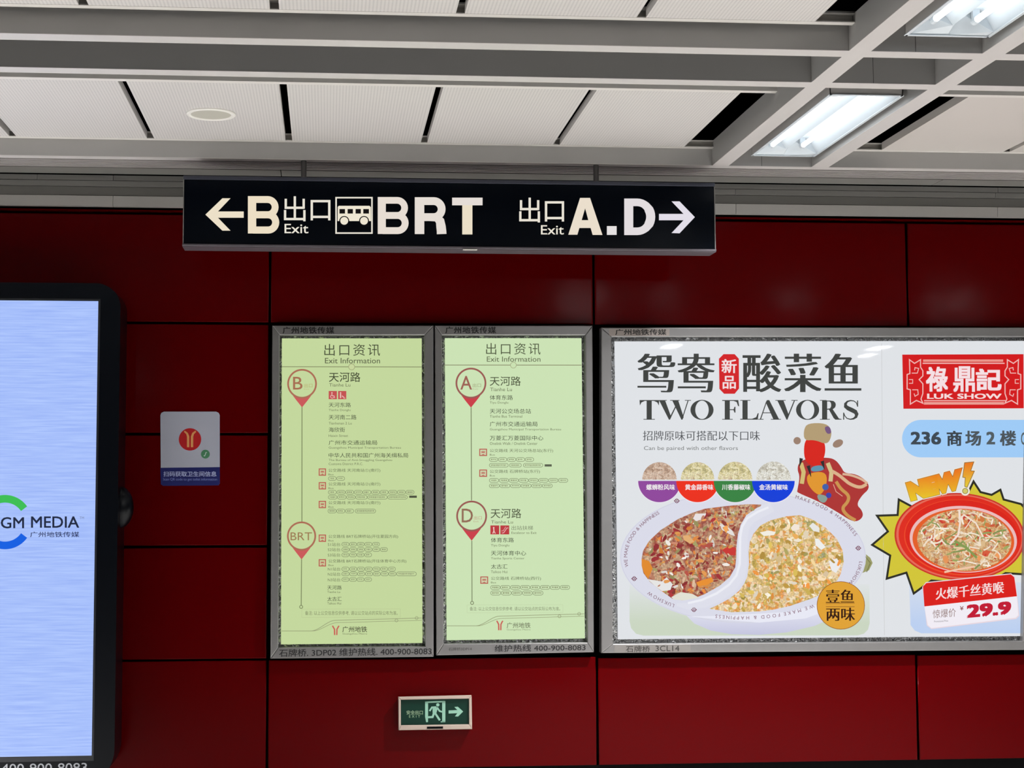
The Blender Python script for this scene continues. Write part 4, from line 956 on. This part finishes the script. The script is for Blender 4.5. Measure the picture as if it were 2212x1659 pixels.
def redplate(a):
    E_ = lambda rx, ry, dx=0, dy=0: ell(2073 + dx, 1159 + dy, rx, ry, 72, .06)
    a.poly(E_(141, 94), (206, 52, 40), 2); a.poly(E_(137, 91), (232, 108, 88), 3); a.poly(E_(133, 88, 1, 0), (226, 44, 28), 4); a.poly(E_(124, 82, 4, 2), (238, 76, 40), 5); a.poly(E_(123, 80, 5, 1), (222, 36, 24), 6)
    a.poly(E_(116, 72, 8, 6), (240, 190, 190), 7); a.poly(E_(110, 68, 8, 8), (232, 96, 40), 8)
P3('red_plate', redplate)
NF = ell(2083, 1167, 102, 66, 40, .04)
P3('noodle_picture', lambda a: a.poly(NF, (220, 180, 130), 9), FOOD_NOO)
def noodles(a):
    rd = random.Random(11)
    bits(a, NF, 90, [(196, 60, 48), (222, 130, 70), (150, 160, 92), (232, 150, 90), (236, 200, 150), (224, 180, 130), (206, 90, 60)], 4, 12, 10, 12)
    for k in range(120):
        while True:
            x, y = rd.uniform(1990, 2180), rd.uniform(1105, 1225)
            if inside((x, y), NF): break
        ang = rd.uniform(0, 6.28); L = rd.uniform(12, 34); cv = rd.uniform(-.14, .14); pts = []
        for i in range(7):
            if not inside((x, y), NF): break
            pts.append((x, y)); x += L / 6 * math.cos(ang); y += L / 6 * math.sin(ang) * .8; ang += cv * 2.2
        if len(pts) > 2: a.stroke(pts, rd.uniform(2.0, 3.8), rd.choice([(244, 226, 204), (236, 206, 168), (250, 238, 222), (228, 190, 140), (244, 226, 204), (150, 164, 96), (128, 150, 84)]), 13 + k * .02)
    a.stroke([(2072, 1102), (2074, 1130), (2070, 1155), (2052, 1176)], 4.2, (246, 226, 214), 16); a.stroke([(2070, 1128), (2082, 1112), (2108, 1130), (2124, 1160)], 3.4, (246, 226, 208), 16.2)
    a.stroke([(2040, 1236), (2070, 1230), (2105, 1224)], 4, (246, 200, 170), 16.4); a.stroke([(2062, 1168), (2090, 1185), (2110, 1205)], 5, (136, 156, 84), 16.5)
P3('noodle_pieces', noodles)
def newword(a):
    def q(t, b0, l, c=None, grad=None):
        vs, fs = glyphs(t, b0, 1.0)
        xs = [v[0] for v in glyphs(t, .10, 1.0)[0]]; ys = [v[1] for v in glyphs(t, .10, 1.0)[0]]; A, B, C_, D = min(xs), max(xs), min(ys), max(ys)
        pts = []
        for v in vs:
            u = (v[0] - A) / (B - A); w_ = (v[1] - C_) / (D - C_)
            xb, yb = 1968 + 112 * u, 1083 - 27 * u; xt, yt = 1956 + 122 * u, 1043 - 32 * u
            pts.append((xb + (xt - xb) * w_, yb + (yt - yb) * w_))
        a.raw(pts, fs, c, l, grad)
    q('NEW', .16, 17, (244, 236, 220)); q('NEW', .124, 18, (120, 98, 44)); q('NEW', .108, 19, (240, 140, 40), ((1015, (238, 116, 30)), (1082, (236, 206, 40))))
    ex = [(2083.5, 999.5), (2103.8, 997.6), (2097, 1017), (2105, 1017.5), (2089, 1053), (2084, 1051), (2085, 1032), (2079.5, 1031)]
    a.stroke([(x + .5, y) for x, y in ex], 7, (240, 232, 220), 17.2, True); a.poly(ex, (238, 140, 40), 19, ((1000, (238, 120, 30)), (1052, (232, 206, 60)))); a.stroke(ex, 1.2, (120, 96, 50), 19.5, True)
    a.disc(2085, 1060.6, 10, (244, 236, 222), 17.4, n=20); a.disc(2085, 1060.6, 6.4, (120, 110, 50), 18.4, n=20); a.disc(2085, 1060.6, 5.2, (214, 204, 110), 19.4, n=20)
P3('new_word', newword)
def card(a):
    a.poly([(1992, 1268), (2000, 1257.5), (2184, 1238.5), (2193, 1246), (2202, 1330), (2195, 1337), (2012, 1359), (2002, 1351)], (236, 218, 226), 17)
    a.poly([(1996.6, 1309.6), (2196.6, 1287.6), (2199.6, 1329), (2194, 1334.4), (2012, 1356.8), (2004, 1350)], (246, 240, 248), 18)
    a.poly([(1993.8, 1267), (2001, 1259.4), (2183.5, 1240.6), (2191, 1247), (2196.6, 1288), (1996.8, 1310)], (222, 30, 24), 18.5)
    a.song('火爆千丝黄喉', 2021, 1271, 2169, 1296, (250, 222, 222), .026, 0.0, 19.5, skew=-15)
    a.text('惊爆价', 2014.9, 1317.5, 2064.8, 1336, (150, 120, 116), .0, 19.5, skew=-4)
    a.text('¥', 2073.5, 1309.4, 2081.6, 1318.4, (140, 60, 60), .01, 19.5); a.text('Promotional Price', 2018, 1340.6, 2048, 1344.6, (120, 116, 122), 0, 19.5, skew=-2)
    a.text('29.9', 2088, 1306.6, 2184.6, 1335.4, (196, 24, 52), .05, 19.5, skew=-8.6)
P3('price_card', card)
glass(t3, [(1321, 727.5), (2222, 727.5), (2210, 1385), (1324, 1391)], 7.478)
label_art(bars3[0], 'media_text', lambda a: (a.rect(1316, 710, 1446, 725.5, (150, 140, 134), -.2), a.text('广州地铁传媒', 1329, 711, 1439.5, 723.8, (24, 22, 20), .02, 1)))
label_art(bars3[2], 'code_text', lambda a: (a.poly([(1328, 1393.5), (1492, 1392), (1492, 1408), (1326, 1409.6)], (120, 116, 112), -.2), a.text('石牌桥', 1352, 1395, 1404, 1409, (50, 46, 44), .004, 1), a.text('3CL14', 1416, 1394.6, 1467.5, 1406.6, (46, 44, 42), .004, 1)))

# ================================================================== GREEN EXIT SIGN
ex = empty('exit_sign', W(940, 1577, 7.5), 'small green running man exit sign in a cream frame, low on the red wall', 'sign')
def pz(px, Y): return [(lambda p: (p.x, p.z))(W(x, y, Y)) for x, y in px]
fr_o = [(860.5, 1506), (1018.8, 1502.3), (1020, 1575.2), (861, 1577.6)]; fr_i = [(865.8, 1511.8), (1013.2, 1509.4), (1013.4, 1565), (866, 1567.2)]
prism('back_box', pz([(862, 1507.5), (1017.5, 1504), (1018.5, 1574), (862.5, 1576)], 7.47), 7.470, 7.5, CREAM, ex)
frame_bars(fr_o, fr_i, 7.455, 0.02, ex, CREAM, 0.003)
plate = prism('sign_plate', pz(fr_i, 7.466), 7.466, 7.472, GREENP, ex)
a = Art(7.4655)
GC = (134, 180, 158)
a.stroke([(921, 1517), (960, 1515.5)], 3.4, GC); a.stroke([(921.5, 1515.6), (921.5, 1548), (922.5, 1560)], [6.5, 6.5, 4], GC); a.stroke([(958.6, 1514.4), (958.6, 1560)], 7, GC); a.stroke([(952, 1559.3), (962, 1559)], 2.4, GC)
a.disc(945.8, 1522.5, 3.6, GC, 0, n=18)
a.build('doorway_symbol', plate, INK)
a = Art(7.4655)
a.stroke([(940, 1528.5), (938.5, 1541)], [11, 8], GC); a.stroke([(943, 1527.5), (933, 1528), (928, 1536)], 3.6, GC); a.stroke([(944, 1528), (949.5, 1536), (956, 1538)], 3.6, GC)
a.stroke([(937.5, 1540), (934.5, 1549), (923.5, 1549.3)], 4.4, GC); a.stroke([(939.5, 1540), (944.5, 1547.5), (950, 1556)], 4.4, GC)
a.build('running_man', plate, INK)
a = Art(7.4655); a.poly([(969, 1534.6), (988, 1533.8), (981.5, 1527.2), (989, 1526.6), (1000.6, 1537), (989.6, 1547.8), (982.6, 1547.5), (988, 1540.6), (969, 1541.4)], GC, 0); a.build('arrow', plate, INK)
a = Art(7.4655); a.text('安全出口', 878, 1534.6, 913.5, 1543.6, (130, 156, 124), .02, 0); a.text('EXIT', 883.5, 1545, 907.5, 1550.2, (120, 150, 116), .02, 0, space=1.8); a.build('exit_text', plate, INK)
box('test_window', tuple(W(922.5, 1574.5, 7.453)), tuple(W(957, 1569.4, 7.453) + Vector((0, .004, 0))), BLACK, ex)

# ================================================================== NOTICE STICKER
st = empty('notice_sticker', W(411, 1049, 7.5), 'white and blue rounded notice sticker across a joint of the red wall', 'sticker')
bd = pix_prism('sticker_sheet', [(346.5, 897), (348.5, 892), (354, 889.2), (467, 889.2), (472.5, 892), (474.6, 897), (474.8, 1044), (472, 1048.5), (352, 1049.5), (347.5, 1046)], 7.4975, 0.002, mat('sticker_white', (166, 169, 182), 0.4), st)
a = Art(7.4972)
a.poly([(346.4, 1010.6), (474.8, 1009), (474.8, 1044), (472, 1048.5), (352, 1049.5), (347.5, 1046)], (24, 30, 96), 0)
a.text('扫码获取卫生间信息', 353, 1018.2, 467.6, 1029.4, (176, 184, 220), .012, 1); a.text('Scan QR code to get toilet information', 352, 1032.4, 469, 1039.6, (120, 132, 190), 0, 1)
a.build('notice_text', bd, INK)
a = Art(7.4972)
a.disc(410.4, 949.2, 24.2, (176, 20, 26), 0)
for s_ in (-1, 1): a.stroke([(410.6 + s_ * 12.5, 931.5), (410.6 + s_ * 6.5, 936.5), (410.6 + s_ * 4.2, 943), (410.6 + s_ * 4.2, 966)], [3.6, 4.4, 5, 5], (214, 150, 90), 1)
a.build('metro_emblem', bd, INK)
a = Art(7.4972); a.disc(443.7, 981, 9.6, (70, 128, 92), 0, n=24); a.stroke([(440, 984), (442, 985), (443.6, 982), (444.4, 978), (447, 977.4)], 1.6, (190, 205, 200), 1); a.build('green_emblem', bd, INK)

# ================================================================== DISPLAY AT THE LEFT
DY = 7.2
dv = empty('display_totem', (-1.66, 7.3, 0.27), 'tall black rounded display with a lit pale blue screen at the left edge', 'display')
ox0, ox1, oz0, oz1 = -2.36, -0.958, 0.262, 2.556
bm = bmesh.new()
outer = rrect(ox0, oz0, ox1, oz1, (.16, .16, .115, .115), 12)
add_prism(bm, outer, DY, 7.44)
e = [e for e in bm.edges if all(abs(v.co.y - DY) < 1e-6 for v in e.verts)]
bmesh.ops.bevel(bm, geom=e, offset=0.008, segments=3, affect='EDGES')
shell = from_bm('shell', bm, DEVB, dv)
# recessed bezel strip and screen
scr = [(-2.25, 0.396), (-1.0595, 0.396), (-1.0595, 2.4715), (-2.25, 2.4715)]
prism('bezel', [(-2.262, 0.372), (-1.050, 0.372), (-1.050, 2.482), (-2.262, 2.482)], DY - .002, DY + .002, mat('bezel_edge', (34, 36, 40), 0.3), dv)
sc = prism('screen', scr, DY - .004, DY, SCREEN, dv)
a = Art(DY - .0045)
a.ring(10.7, 1127.8, 50.4, 16.6, (62, 190, 86), 0, a0=-150, a1=-35, n=30); a.ring(10.7, 1127.8, 50.4, 16.6, (22, 96, 226), 0, a0=35, a1=150, n=30); a.build('ring_logo', sc)
a = Art(DY - .0045); a.text('GM', 1.6, 1117, 52, 1141.4, (34, 42, 66), .012, 0); a.build('media_name', sc)
a = Art(DY - .0045); a.text('MEDIA', 67, 1115.4, 171, 1140, (34, 42, 66), .012, 0)
a.text('TM', 172, 1116, 181.4, 1121.6, (120, 130, 170), 0, 0); a.text('广州地铁传媒', 65, 1148.6, 171, 1160.4, (44, 52, 92), .008, 0); a.build('media_name', sc)
a = Art(DY - .0005); a.text('400-900-8083', 3, 1650.4, 188, 1670, (176, 178, 184), .004, 0, skew=-2.6); a.build('hotline_text', shell, INK)
bm = bmesh.new(); bmesh.ops.create_uvsphere(bm, u_segments=24, v_segments=12, radius=1)
kc = W(257, 1097, 7.33)
for v in bm.verts: v.co = Vector((kc.x + v.co.x * 0.069, kc.y + v.co.y * 0.06, kc.z + v.co.z * 0.098 * (1 if v.co.z < 0 else 1.05)))
from_bm('side_knob', bm, DEVB, dv, smooth=True)

bpy.data.objects.remove(_fo); bpy.data.curves.remove(_fc)
